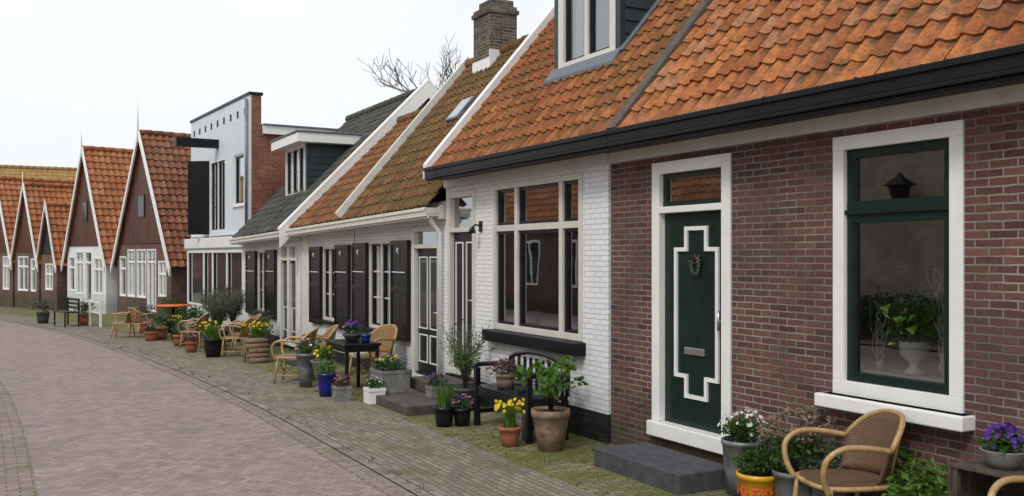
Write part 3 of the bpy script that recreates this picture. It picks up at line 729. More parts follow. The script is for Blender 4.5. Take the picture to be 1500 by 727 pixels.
mb=MB();mb.box(-.03,.34,-.03,6.33,6.1,6.17);mb.make('parapet_cap',BLG,F,oF)
mb=MB();mb.box(.33,5.3,-.1,6.25,5.1,5.32);mb.box(.33,5.35,-.14,6.27,5.322,5.36,1);mb.make('roof',[WHT,LEAD],F,oF)
mb=MB();mb.box(-.2,.0,-.03,6.33,2.14,2.44);mb.make('shopfront_cornice',WHT,F,oF,bevel=.02)
window(F,oF,.15,6.15,.42,2.08,WHT,BLK,fw=.07,ysp=(1.7,3.2,4.2),mw=.10,sw=.02,x=-.13)
window(F,oF,.56,1.52,3.29,4.65,WHT,BLK,fw=.04,mw=.04,sw=.05,bars=(1,2),x=.04,sill=WHT)
window(F,oF,2.35,3.97,2.62,4.67,WHT,BLK,fw=.05,ysp=(3.16,),mw=.05,sw=.03,bars=(1,3),x=.02,drapes=[(2.42,2.75),(3.55,3.9)])
mb=MB();hx=V((-.02,4.05,0));a=math.radians(50);dd=V((-math.sin(a),math.cos(a),0))
p=hx;q=hx+dd*.66
mb.hexa([(p.x,p.y,2.55),(q.x,q.y,2.55),(q.x+.03,q.y+.03,2.55),(p.x+.03,p.y+.03,2.55),(p.x,p.y,4.72),(q.x,q.y,4.72),(q.x+.03,q.y+.03,4.72),(p.x+.03,p.y+.03,4.72)])
mb.make('shutter',PLKB,F,oF)
mb=MB();mb.box(-1.15,0,3.0,3.25,5.0,5.24);mb.box(-1.18,-1.15,2.98,3.27,4.98,5.26);mb.make('hoist_beam',BLG,F,oF)
VB=paint('vent_black',(.02,.02,.02),.9)
for i in range(9): 
    mb=MB();y=.35+i*.68;mb.box(-.012,.0,y,y+.13,5.62,5.80);mb.make('vent_opening',VB,F,oF)
mb=MB();mb.tube([(-.06,.12,2.5),(-.06,.12,6.0)],.04,8);mb.make('downpipe',ZINC,F,oF)
mb=MB();mb.box(.3,4.8,.1,6.2,-.1,.08);mb.box(2.6,2.7,.1,6.2,.08,2.6);mb.box(.0,4.8,.1,6.2,2.45,2.5);mb.box(.0,2.6,6.2,6.28,-.1,2.45);mb.make('room_interior',ROOM,F,oF)
# ---------------------------------------------------------------- gable houses
def gable_house(name,label,x,y,deg,w,ze,za,depth,rmat,upper,lower,split,ops,fm=WHT,sub=4,verge=WHT,vw=.2,topwin=None,ov=.12,fin=.5):
    z=gz(y);H=root(name,label,'house',(x,y,z),math.radians(deg));o=(0,0,z)
    s=(za-ze)/(w/2)
    mb=MB()
    zs=split
    if zs<=ze:
        wall_front(mb,0,w,-.7,zs,ops);P=[(0,0,zs),(0,0,ze),(0,w/2,za),(0,w,ze),(0,w,zs)]
    else:
        dy=(zs-ze)/s
        wall_front(mb,0,w,-.7,ze,[q for q in [(a,b,c,min(e,ze)) for a,b,c,e in ops]])
        wall_front(mb,dy,w-dy,ze,zs,[q for q in [(a,b,max(c,ze),e) for a,b,c,e in ops if e>ze]])
        mb.face([(0,0,ze),(0,dy,zs),(0,dy,ze)]);mb.face([(0,w,ze),(0,w-dy,ze),(0,w-dy,zs)])
        P=[(-.03,dy,zs),(-.03,w/2,za),(-.03,w-dy,zs)]
    mb.face(P,1)
    mb.face([(0,0,-.7),(depth,0,-.7),(depth,0,ze),(0,0,ze)]);mb.face([(0,w,-.7),(depth,w,-.7),(depth,w,ze),(0,w,ze)])
    mb.face([(depth,0,-.7),(depth,0,ze),(depth,w/2,za),(depth,w,ze),(depth,w,-.7)])
    mb.make('wall',[lower,upper],H,o)
    mb=MB();xe=-ov
    e=.18
    pantile(mb,(xe,-e,ze-e*s+.06),(depth,-e,ze-e*s+.06),(depth,w/2,za+.06),(xe,w/2,za+.06),sub=sub,tw=.24,ch=.29,amp=.03,lift=.04)
    pantile(mb,(depth,w+e,ze-e*s+.06),(xe,w+e,ze-e*s+.06),(xe,w/2,za+.06),(depth,w/2,za+.06),sub=2,tw=.5,ch=.4)
    for i in range(int(depth/.4)): mb.tube([(xe+i*.4,w/2,za+.07),(xe+i*.4+.42,w/2,za+.08)],[.1,.11],7)
    mb.make('roof',rmat,H,o)
    mb=MB();lo=.25
    mb.chevron([(-lo,ze-lo*s+.14),(w/2,za+.16),(w+lo,ze-lo*s+.14)],vw*1.9,lambda h,zz,d:(d,h,zz),xe-.06,xe-.005)
    mb.make('bargeboard',verge,H,o)
    mb=MB();mb.tube([(xe-.05,w/2,za-.3),(xe-.05,w/2,za+fin*.6),(xe-.05,w/2,za+fin)],[.03,.022,.008],6);mb.make('gable_finial',verge,H,o)
    for (a,b,c,e2) in ops:
        window(H,o,a,b,c,e2,fm,fm,fw=.05,mw=.04,sw=.025,ysp=((a+b)/2,) if b-a>.7 else (),zsp=(e2-.45,),bars=None)
    if topwin:
        a,b,c,e2=topwin
        mb=MB();mb.box(-.06,-.031,a-.05,b+.05,c-.05,e2+.05);mb.box(-.066,-.061,a,b,c,e2,1);mb.make('gable_window',[BLK,DPN],H,o)
    return H,o
gable_house('gable_house','brick house with dark wooden gable and rusty red roof',4.96,32.95,13,5.1,1.8,6.15,9,T5,PLK,BR2,2.35,[(.4,1.1,.55,1.75),(1.3,2.1,.0,2.15),(2.2,3.1,.45,2.15),(3.25,4.0,.45,2.15),(4.15,4.8,.45,1.9)],sub=5,topwin=(2.3,2.8,3.3,4.0),vw=.14,fin=1.3)
gable_house('gable_house','white walled house with dark wooden gable and bright orange roof',3.5,38.7,15,4.2,1.9,6.05,9,T4,PLK,BW,2.3,[(.3,1.2,.45,1.85),(1.45,2.15,.0,2.1),(2.35,3.15,.4,2.1),(3.3,3.95,.5,1.9)],sub=4,topwin=(1.85,2.3,3.3,4.0),vw=.14,fin=.8)
gable_house('small_gable_house','small brick house with black wooden gable and orange roof',2.05,43.2,18,1.7,1.9,4.0,7,T4,PLKB,BR2,2.0,[(.4,1.2,.5,1.6)],sub=3,vw=.1,fin=.3)
gable_house('gable_house','brick house with brown gable and orange tile roof',1.45,44.95,18,2.8,1.9,4.95,9,T4,PLK,BR2,2.1,[(.3,.9,.4,1.8),(1.2,2.4,.4,1.9)],sub=3,vw=.13,fin=.6)
gable_house('gable_house','far brick house with white bargeboards and orange roof',.5,47.8,18,3.6,1.9,5.4,9,T4,PLK,BR2,2.1,[(.4,1.2,.4,1.9),(1.7,2.9,.4,1.9)],sub=3,vw=.14,fin=.5)
mb=MB();BN=root('barn','long barn with lichen covered orange tile roof','barn',(-3,66,gz(60)));o=(-3,66,gz(60))
mb.box(-14,6.3,64,72,-.7,3);mb.face([(6.3,64,3),(6.3,72,3),(6.3,68,7.4)]);mb.make('wall',BR2,BN,o)
mb=MB();pantile(mb,(-14,63.6,2.7),(6.5,63.6,2.7),(6.5,68,7.5),(-14,68,7.5),sub=3,tw=.3,ch=.33);pantile(mb,(6.5,72.4,2.7),(-14,72.4,2.7),(-14,68,7.5),(6.5,68,7.5),sub=2,tw=.6,ch=.5)
for i in range(51): mb.tube([(-14+i*.4,68,7.52),(-14+i*.4+.42,68,7.53)],[.13,.14],6)
mb.make('roof',T6,BN,o)
# opposite side of street (seen mirrored in the windows)
for (y0,y1,wm,rm,lab,he,wins) in ((2,9.6,BR2,T5,'brick house with red tile roof across the street',3.1,3),(10,18.2,BRP,T1,'tall pale brick house across the street',5.0,1),(18.8,27,BR2,T4,'brown brick house with orange roof across the street',3.0,3),(27.6,37,BR,T4,'brown brick house with orange roof further across the street',3.1,3)):
    H=root('opposite_house',lab,'house',(-6.9,(y0+y1)/2,0));o=(-6.9,(y0+y1)/2,0)
    mb=MB();mb.box(-13,-6.9,y0,y1,-.5,he)
    for y in (y0+.01,y1-.01): mb.face([(-13,y,he),(-6.9,y,he),(-9.95,y,he+3.5)])
    mb.make('wall',wm,H,o)
    mb=MB();pantile(mb,(-6.6,y1,he-.2),(-6.6,y0,he-.2),(-9.95,y0,he+3.6),(-9.95,y1,he+3.6),sub=3,tw=.28,ch=.33);pantile(mb,(-13.3,y0,he-.2),(-13.3,y1,he-.2),(-9.95,y1,he+3.6),(-9.95,y0,he+3.6),sub=2,tw=.6,ch=.6);mb.make('roof',rm,H,o)
    for k in range(wins):
        yy=y0+.9+k*(y1-y0-1)/3
        mb=MB();mb.box(-6.9,-6.85,yy,yy+1.1,.8,2.5);mb.box(-6.85,-6.845,yy+.1,yy+.5,.9,2.4,1);mb.box(-6.85,-6.845,yy+.6,yy+1.0,.9,2.4,1);mb.make('window',[WHT,DPN],H,o)
HG=root('hedge','clipped green hedge in front of house across the street','hedge',(-6.5,14.5,0))
mb=MB()
for k in range(14): leafs(mb,(0,-3.4+k*.52,.6+R.uniform(-.05,.08)),(.28,.4,.62),420,.11)
mb.make('foliage',LG,HG)
SL=root('street_lantern','old fashioned black lantern on a wall bracket across the street','lantern',(-6.9,14.6,3.3))
mb=MB();mb.tube(cat([(0,0,-.5),(.2,0,-.45),(.42,0,-.3)],5),.025,6);mb.make('bracket',BLK,SL)
mb=MB();mb.lathe([(0,.46),(.05,.42),(.08,.36),(.33,.2),(.34,.17),(.05,.17)],8,(.42,0,0));mb.lathe([(.23,.17),(.14,-.28),(.12,-.32),(0,-.32)],6,(.42,0,0));mb.make('lantern_head',BLK,SL)
# ---------------------------------------------------------------- steps
S=root('door_step','blue grey concrete slab step below green door','step',(5.06,6.72,0))
mb=MB();mb.box(-.28,.30,-.62,.63,-.02,.17);mb.make('slab',CON,S,bevel=.012)
S=root('door_step','worn brown stone steps in front of white house door','step',(4.9,11.5,0))
mb=MB();mb.box(-.62,.15,-.85,.35,-.02,.12);mb.make('lower_slab',STN,S,bevel=.012)
mb=MB();mb.box(.0,.55,-.35,.6,.121,.28);mb.make('upper_slab',STN,S,bevel=.012)
# ---------------------------------------------------------------- chairs
def make_chair(wk,label):
    r=root('wicker_armchair',label,'chair',(0,0,0),0,'cane armchairs along the houses')
    mb=MB();poly=[]
    for i in range(28):
        t=i*2*math.pi/28;c,s=math.cos(t),math.sin(t)
        poly.append((.26*abs(c)**.6*(1 if c>0 else -1)+.01,.25*abs(s)**.6*(1 if s>0 else -1)))
    mb.prism(poly,.40,.435);mb.tube([(a*1.03,b*1.03,.415) for a,b in poly]+[(poly[0][0]*1.03,poly[0][1]*1.03,.415)],.018,6,1)
    mb.make('seat',[wk,CANE],r)
    mb=MB();N=18;M=8;grid=[]
    def bp(a,h):
        th=math.pi+a*1.25;top=.86-.20*abs(a)**2.6
        z=.44+(top-.44)*h;rad=.26+.05*h
        return V((rad*math.cos(th)*.95-.02-.05*h,rad*math.sin(th)*1.02,z))
    for i in range(N+1):
        grid.append([bp(-1+2*i/N,j/M) for j in range(M+1)])
    idx=[mb.add(g) for g in grid]
    for i in range(N):
        for j in range(M):
            u0,u1=i*.035,(i+1)*.035;v0,v1=j*.05,(j+1)*.05
            mb.fi((idx[i]+j,idx[i+1]+j,idx[i+1]+j+1,idx[i]+j+1),0,[(u0,v0),(u1,v0),(u1,v1),(u0,v1)],True)
    mb.make('backrest',wk,r,solid=.012)
    mb=MB();mb.tube([bp(-1+2*i/N,1) for i in range(N+1)],.019,8)
    mb.tube([bp(-.5,0)+V((0,0,-.05)),bp(-.5,1)],.011,6);mb.tube([bp(.5,0)+V((0,0,-.05)),bp(.5,1)],.011,6)
    mb.make('backrest_frame',CANE,r)
    for sg in (-1,1):
        mb=MB();e=bp(sg*-1,1)
        if (e.y>0)!=(sg>0): e=bp(sg,1)
        pts=cat([(.24,sg*.25,.38),(.29,sg*.28,.50),(.28,sg*.31,.62),(.18,sg*.325,.69),(.02,sg*.32,.69),tuple(e)],6)
        mb.tube(pts,.02,8);mb.make('arm',CANE,r)
        for (x,tx) in ((.22,.27),(-.2,-.25)):
            mb=MB();mb.tube([(tx,sg*.26,.0),((x+tx)/2,sg*.25,.2),(x,sg*.235,.42)],.018,8)
            mb.make('leg',CANE,r)
    mb=MB()
    for sg in (-1,1): mb.tube([(.245,sg*.255,.13),(-.23,sg*.255,.13)],.011,6)
    mb.tube([(.25,-.25,.15),(.25,0,.3),(.25,.25,.15)],.011,6);mb.make('stretcher',CANE,r)
    return r
c1=make_chair(WIK,'brown wicker armchair with pale cane arms beside brick wall')
c1.location=(5.0,4.60,0);c1.rotation_euler=(0,0,math.radians(160))
copy_tree(c1,(4.95,2.98,0),math.radians(170))
c2=make_chair(WIK2,'honey coloured cane armchair on the pavement')
c2.location=(4.98,13.75,gz(13));c2.rotation_euler=(0,0,math.radians(200))
for x,y,a,s in ((4.02,14.6,150,.95),(4.5,15.1,170,.95),(4.12,19.3,160,.9),(4.5,20.2,175,.9),(3.75,21.7,150,.88),(2.75,25.9,160,.88),(3.15,25.6,20,.88)):
    copy_tree(c2,(x,y,gz(y)),math.radians(a),sc=s)
# ---------------------------------------------------------------- pots
def potted(name,label,x,y,prof,pm,fill,z=None,rz=0,catg='potted plant',square=None,group='flower pots along the houses'):
    r=root(name,label,catg,(x,y,gz(y)+.006 if z is None else z),rz,group)
    mb=MB()
    if square:
        a,b,h=square;t=.02
        mb.box(-a,a,-b,-b+t,0,h);mb.box(-a,a,b-t,b,0,h);mb.box(-a,-a+t,-b+t,b-t,0,h);mb.box(a-t,a,-b+t,b-t,0,h)
        mb.box(-a+t,a-t,-b+t,b-t,.01,h-.03,1);top=h;rr=min(a,b)
        mb.box(-a-.008,a+.008,-b-.008,-b,h-.04,h);mb.box(-a-.008,-a,-b,b,h-.04,h)
    else:
        rr,top=prof[-1]
        full=prof+[(rr-.015,top),(rr-.02,top-.03)]
        mb.lathe([(0,0)]+full,24);mb.lathe([(rr-.018,top-.028),(0,top-.02)],24,m=1)
    mb.make('pot',[pm,SOIL],r)
    fill(r,top,rr);return r
def taper(r0,r1,h,rim=.012,rh=.04): return [(r0,0),(r0+(r1-r0)*.5,h*.5),(r1-rim,h-rh),(r1,h-rh+.003),(r1,h)]
def f_mound(lm,n,rad,size,fm=None,nf=0,fr=.02,h=.5,fm2=None):
    def f(r,top,rr):
        mb=MB()
        # several uneven clumps instead of one ball
        for k in range(6):
            t=k*1.05+R.uniform(-.3,.3);q=rad*R.uniform(.3,.62);s=R.uniform(.45,.7)
            leafs(mb,(q*math.cos(t),q*math.sin(t),top+rad*h*R.uniform(.4,.95)),(rad*s,rad*s,(rad*h+.03)*s),n//7,size)
        leafs(mb,(0,0,top+rad*h*.6),(rad*.6,rad*.6,rad*h+.03),n//5,size);mb.make('foliage',lm,r)
        if fm:
            mb=MB();blooms(mb,(0,0,top+rad*h*.5),(rad,rad,rad*h+.06),nf,fr,0)
            if fm2: blooms(mb,(0,0,top+rad*h*.5),(rad,rad,rad*h+.06),nf//2,fr,1)
            mb.make('flowers',[fm,fm2] if fm2 else fm,r)
    return f
def f_daff(n,h,nf,lm=LY,fm=FY,spread=.12):
    def f(r,top,rr):
        mb=MB();blades(mb,(0,0,top-.02),n,h,spread,.007,base=rr*.7);
        tips=stems(mb,(0,0,top),nf,h*1.05,spread*.8+rr*.5,.004);mb.make('foliage',lm,r)
        mb=MB()
        for p in tips:
            bloom(mb,p,.023,0,(R.uniform(-1,.2),R.uniform(-1,.4),.4),6);bloom(mb,p+V((0,0,.004)),.012,0,(-.5,-.5,.4),6)
        if tips: mb.make('flowers',fm,r)
    return f
def f_shrub(h,spread,nst,nl,lm,size,sm=BARK,lw=.4):
    def f(r,top,rr):
        mb=MB();tips=stems(mb,(0,0,top-.02),nst,h,spread,.006);mb.make('stems',sm,r)
        mb=MB()
        for p in tips:
            for k in range(nl):
                u=R.uniform(.35,1.05);q=V((p.x*u,p.y*u,top+(p.z-top)*u))
                leafs(mb,q,(.05,.05,.05),1,size,w=lw)
        mb.make('foliage',lm,r)
    return f
potted('potted_plant','zinc bucket with small white flowers beside the step',5.27,5.9,[(.13,0),(.15,.2),(.165,.4),(.175,.405),(.175,.44)],ZINC,f_mound(LG,700,.2,.04,FW,85,.017,h=.6))
def f_yel(r,top,rr):
    f_mound(LG,620,.18,.05,None,h=.7)(r,top,rr)
    mb=MB()
    for k in range(5):
        t=math.radians(150+k*35)
        for a in range(6):
            b=a*math.pi/3;cz=.15+.03*math.sin(b);tt=t+.16*math.cos(b)
            q=.152
            p=V((q*math.cos(tt),q*math.sin(tt),cz));nn=V((math.cos(tt),math.sin(tt),0))
            bloom(mb,p,.02,0,nn,5)
    mb.make('painted_flowers',ORG,r)
potted('potted_plant','yellow glazed pot with painted flowers and green plant',5.08,5.52,taper(.11,.165,.27),YEL,f_yel)
def f_sedum(r,top,rr):
    mb=MB();tips=stems(mb,(0,0,top),30,.44,.32,.005);mb.make('stems',BARK,r)
    mb=MB();mb2=MB()
    for p in tips:
        leafs(mb2,(p.x*.6,p.y*.6,top+.18),(.1,.1,.14),14,.06)
        for _ in range(30): bloom(mb,p+V((R.gauss(0,.022),R.gauss(0,.022),R.gauss(0,.012))),.012)
    mb.make('flowers',DRY,r);mb2.make('foliage',LG,r)
potted('potted_plant','zinc pot with dried flower heads',5.22,5.28,taper(.13,.17,.32),ZINC,f_sedum)
potted('potted_plant','grey pot with loose green leaves behind wicker chair',5.28,4.98,taper(.12,.15,.3),ZINC,f_mound(LO,600,.25,.05,h=.8))
potted('potted_plant','leafy green plant in low dark pot beside crate',5.2,4.18,taper(.12,.15,.22),CON,f_mound(LY,700,.28,.07,h=.9))
# crate
K=root('wooden_crate','old weathered wooden slatted crate standing on its side','crate',(5.2,3.50,0))
mb=MB()
for k in range(5):
    mb.box(-.2+k*.085,-.2+k*.085+.075,-.31,.31,.66,.68);mb.box(-.2+k*.085,-.2+k*.085+.075,-.31,.31,.02,.04)
    for y in (-.31,.29): mb.box(-.2+k*.085,-.2+k*.085+.075,y,y+.02,.04,.66)
for k in range(7): mb.box(.22,.235,-.31,.31,.04+k*.09,.04+k*.09+.08)
for y in (-.295,.255):
    for x in (-.19,.18): mb.box(x,x+.04,y+.002,y+.04,.0,.66)
mb.box(-.18,.18,-.29,.29,.34,.36)
mb.make('slats',WOOD,K,bevel=.003)
potted('potted_plant','grey bowl of purple pansies standing on wooden crate',5.16,3.56,[(.06,0),(.10,.04),(.125,.10),(.13,.11)],CON2,f_mound(LG,300,.11,.045,FP,36,.024,h=.5,fm2=FP),z=.682)
def f_gera(r,top,rr):
    mb=MB();tips=stems(mb,(0,0,top-.02),18,.46,.36,.008)
    mb.make('stems',LO,r)
    mb=MB()
    for p in tips:
        leafs(mb,p,(.055,.055,.035),10,.075,w=.8)
        leafs(mb,(p.x*.65,p.y*.65,top+(p.z-top)*.6),(.05,.05,.05),4,.065,w=.8)
    mb.make('foliage',LY,r)
potted('potted_plant','large weathered terracotta pot with leafy geranium',4.8,8.15,taper(.125,.195,.40,rh=.07),TERR2,f_gera)
potted('potted_plant','small terracotta pot of yellow daffodils',4.53,8.5,taper(.08,.12,.2),TERR,f_daff(90,.24,34))
potted('potted_plant','square grey planter block beside bench',4.87,8.78,None,CON2,f_mound(LG,60,.1,.05),square=(.11,.11,.28))
# bench
Bn=root('garden_bench','black painted garden bench with curved back rail','bench',(4.98,9.12,0))
mb=MB()
for k in range(4): mb.box(-.24+k*.12,-.24+k*.12+.105,-.64,.64,.42,.46)
mb.box(-.235,-.205,-.6,.6,.34,.42);mb.make('seat',BLK,Bn,bevel=.004)
mb=MB()
mb.tube(cat([(.22,-.63,.46),(.22,-.62,.74),(.22,-.3,.83),(.22,0,.85),(.22,.3,.83),(.22,.62,.74),(.22,.63,.46)],5),.026,6)
for k in range(9): mb.box(.205,.225,-.54+k*.135-.02,-.54+k*.135+.02,.46,.79)
mb.box(.195,.235,-.62,.62,.58,.63);mb.make('backrest',BLK,Bn)
for s in (-1,1):
    for x in (-.22,.21):
        mb=MB();mb.box(x-.03,x+.03,s*.6-.03,s*.6+.03,0,.42 if x>0 else .66);mb.make('leg',BLK,Bn,bevel=.004)
    mb=MB();mb.tube(cat([(-.25,s*.61,.66),(-.2,s*.62,.69),(0,s*.62,.69),(.22,s*.62,.67)],5),.028,6);mb.make('armrest',BLK,Bn)
    mb=MB();mb.box(-.19,.18,s*.61-.012,s*.61+.012,.14,.19);mb.make('side_rail',BLK,Bn)
potted('potted_plant','brown pot of reddish heather standing on black bench',4.93,9.35,taper(.09,.12,.16),TERR2,f_mound(LR,500,.2,.04,FPK,22,.013,h=.6),z=.462)
potted('potted_plant','green glazed pot with trailing plant on black bench',4.93,8.95,taper(.07,.1,.13),CON,f_mound(LG,200,.13,.05,h=.7),z=.462)
potted('potted_plant','black pot with tall fresh green shoots',4.41,9.85,taper(.09,.12,.22),BLK,f_daff(110,.32,0,spread=.16))
potted('potted_plant','black pot with purple flowers',4.6,9.78,taper(.08,.11,.2),BLK,f_mound(LG,260,.13,.05,FPK,22,.018,fm2=FP))
potted('potted_plant','tall wispy shrub in dark pot beside stone step',5.1,10.75,taper(.11,.15,.28),CON,f_shrub(.78,.40,44,26,LY,.036,lw=.4))
potted('potted_plant','low concrete trough with purple flowers beside step',4.9,11.2,None,CON2,f_mound(LG,160,.14,.05,FP,40,.02),z=.125,square=(.1,.1,.14)) 
potted('potted_plant','grey concrete planter with yellow and purple pansies',4.6,12.05,None,CON2,f_mound(LG,400,.22,.045,FY,26,.024,h=.4,fm2=FP),square=(.2,.22,.40))
potted('potted_plant','white square pot with pink heather',3.98,12.2,None,CON2,f_mound(LR,300,.13,.04,FPK,30,.014,h=.5),square=(.10,.10,.2))
potted('potted_plant','white square pot with pale flowers',4.30,11.82,None,WHT,f_mound(LG,260,.12,.04,FW,20,.014,h=.5),square=(.11,.11,.2))
potted('potted_plant','cobalt blue glazed pot with green plant',3.95,12.75,taper(.1,.14,.32),BLU,f_mound(LY,300,.15,.05,h=.7))
potted('potted_plant','tall tapered zinc vase with small flowers',3.97,13.85,taper(.09,.15,.5),ZINC,f_mound(LG,300,.17,.05,FP,14,.02,h=.6,fm2=FW))
potted('potted_plant','white stone urn with yellow flowers',4.06,13.3,[(.11,0),(.11,.04),(.05,.08),(.05,.2),(.12,.28),(.15,.4),(.17,.42),(.17,.44)],CON2,f_mound(LY,300,.16,.05,FY,24,.024,h=.7))
Tb=root('garden_table','small black painted table with flower pots on top','table',(4.42,13.05,gz(13)))
mb=MB();mb.box(-.27,.27,-.45,.45,.68,.715);mb.make('table_top',BLK,Tb,bevel=.006)
mb=MB();mb.box(-.24,.24,-.41,-.39,.60,.68);mb.box(-.24,.24,.39,.41,.60,.68);mb.box(-.24,-.22,-.39,.39,.60,.68);mb.box(.22,.24,-.39,.39,.6,.68);mb.make('apron',BLK,Tb)
for x in (-.24,.2):
    for y in (-.42,.38):
        mb=MB();mb.box(x,x+.045,y,y+.045,0,.68);mb.make('leg',BLK,Tb,bevel=.003)
zt=gz(13)+.717
potted('potted_plant','bowl of purple flowers on black table',4.4,13.0,taper(.08,.14,.12),CON,f_mound(LG,200,.13,.045,FP,34,.024,h=.6,fm2=FPK),z=zt)
potted('potted_plant','small blue pot on black table',4.5,12.72,taper(.05,.075,.12),BLU,f_mound(LG,30,.05,.03),z=zt)
mb=MB();mb.box(-.3,.3,-.4,.4,.0,.02);M=root('doormat','dark rubber doormat on the pavement','doormat',(4.9,17.3,gz(17.3)+.006));mb.make('mat',paint('rubber',(.02,.02,.02),.9),M)
W=root('firewood_stack','round bundle of split firewood logs','firewood',(4.2,18.0,gz(18)))
mb=MB()
for i in range(5):
    for j in range(7-i):
        y=-.3+j*.1+i*.05;z=.05+i*.085;r=R.uniform(.042,.055)
        mb.tube([(-.18+R.uniform(-.03,.03),y,z),(.2,y,z)],r,7,0)
mb.make('logs',[LOG],W)
potted('potted_plant','terracotta pot of yellow daffodils beside firewood',4.45,18.75,taper(.13,.18,.35),TERR,f_daff(160,.33,34,spread=.25))
potted('potted_plant','black pot of yellow daffodils',3.7,19.35,taper(.14,.19,.36),BLK,f_daff(160,.33,20,spread=.25))
potted('potted_plant','terracotta pot with green seedlings',3.8,20.1,taper(.1,.15,.25),TERR,f_mound(LY,200,.16,.05,h=.8))
potted('potted_plant','terracotta pot with reddish plant',3.5,20.6,taper(.1,.14,.22),TERR,f_mound(LR,200,.15,.05,FPK,14,.025,h=.8))
potted('potted_plant','dark pot with leafy green plant among chairs',3.95,20.9,taper(.14,.18,.3),BLK,f_mound(LG,400,.25,.06,h=1))
potted('potted_plant','terracotta pot with low green plant',3.55,22.4,taper(.12,.16,.25),TERR,f_mound(LO,300,.2,.05,h=.8))
potted('potted_plant','dark pot with mixed green plants by cottage wall',4.7,19.6,taper(.14,.18,.3),BLK,f_mound(LG,500,.28,.06,h=1.1))
potted('potted_plant','zinc tub with feathery green plant by cottage wall',5.1,21.2,taper(.15,.19,.35),ZINC,f_mound(LO,600,.3,.06,h=1.2))
potted('potted_plant','terracotta pot with fresh green plant by cottage wall',5.0,16.7,taper(.12,.16,.28),TERR,f_mound(LY,300,.2,.05,h=1))
potted('potted_shrub','bushy olive green lavender shrub in black pot',4.3,21.8,taper(.16,.2,.35),BLK,f_shrub(.8,.42,80,34,LO,.05,lw=.3),catg='potted shrub')
potted('potted_shrub','bushy grey green shrub in zinc pot',4.85,23.0,taper(.16,.2,.4),ZINC,f_shrub(.9,.5,90,34,LO,.05,lw=.3),catg='potted shrub')
potted('potted_shrub','round green shrub in terracotta pot',4.0,23.2,taper(.16,.2,.35),TERR,f_mound(LG,900,.36,.06,h=1.0),catg='potted shrub')
potted('potted_shrub','tall olive shrub in dark pot before shopfront',4.9,25.6,taper(.16,.2,.35),BLK,f_shrub(.85,.42,80,30,LO,.055,lw=.35),catg='potted shrub')
potted('potted_plant','terracotta pot with leafy plant',3.46,24.7,taper(.15,.2,.3),TERR,f_mound(LG,400,.26,.06,h=.9))
potted('potted_plant','terracotta pot with low flowers',3.2,24.3,taper(.13,.17,.22),TERR,f_mound(LG,260,.18,.05,FPK,20,.025,h=.7))
potted('potted_shrub','tall green shrub in dark pot by brick house',4.1,27.0,taper(.16,.2,.35),BLK,f_mound(LG,900,.42,.07,h=1.1),catg='potted shrub')
potted('potted_plant','dark pot of daffodils beside chairs',3.75,23.9,taper(.14,.18,.3),BLK,f_daff(100,.3,14,spread=.2))
potted('potted_plant','terracotta pot with bushy green plant',3.4,26.9,taper(.15,.2,.35),TERR,f_mound(LO,500,.32,.06,h=1))
potted('potted_plant','terracotta pot with green plant by white railing',2.3,31.8,taper(.15,.2,.35),TERR,f_mound(LG,400,.3,.08,h=.9))
potted('potted_plant','dark pot with green plant at far kerb',1.2,33.6,taper(.15,.2,.35),CON,f_mound(LO,400,.35,.08,h=.9))
Tr=root('orange_tub','bright orange tub built as a round table with black foot','table',(3.9,25.6,gz(25)))  # stands for an orange tub, modelled as a round table
mb=MB();mb.lathe([(0,.76),(.42,.76),(.44,.78),(.42,.80),(0,.80)],28);mb.make('table_top',ORG,Tr)
mb=MB();mb.tube([(0,0,.03),(0,0,.76)],.04,8);mb.lathe([(.25,0),(.25,.02),(.05,.05)],16);mb.make('table_foot',BLK,Tr)
Rl=root('white_railing','low white painted wooden railing beside the pavement','railing',(2.6,30.4,gz(30)),math.radians(12))
mb=MB()
for y in (0,1.0,2.0): mb.box(-.03,.03,y-.03,y+.03,0,.8)
mb.make('posts',WHT,Rl);mb=MB();mb.box(-.02,.02,.03,1.97,.7,.75);mb.box(-.02,.02,.03,1.97,.4,.44);mb.make('rail',WHT,Rl)
Fb=root('garden_bench','dark slatted garden bench by the far houses','bench',(1.75,31.6,gz(31)),math.radians(12))
mb=MB()
for k in range(4): mb.box(-.2+k*.1,-.2+k*.1+.08,-.6,.6,.42,.45)
mb.make('seat',BLK,Fb);mb=MB()
for k in range(3): mb.box(.2,.22,-.6,.6,.52+k*.12,.6+k*.12)
mb.make('backrest',BLK,Fb)
for y in (-.55,.55):
    for x in (-.18,.2):
        mb=MB();mb.box(x-.02,x+.02,y-.02,y+.02,0,.42 if x<0 else .84);mb.make('leg',BLK,Fb)
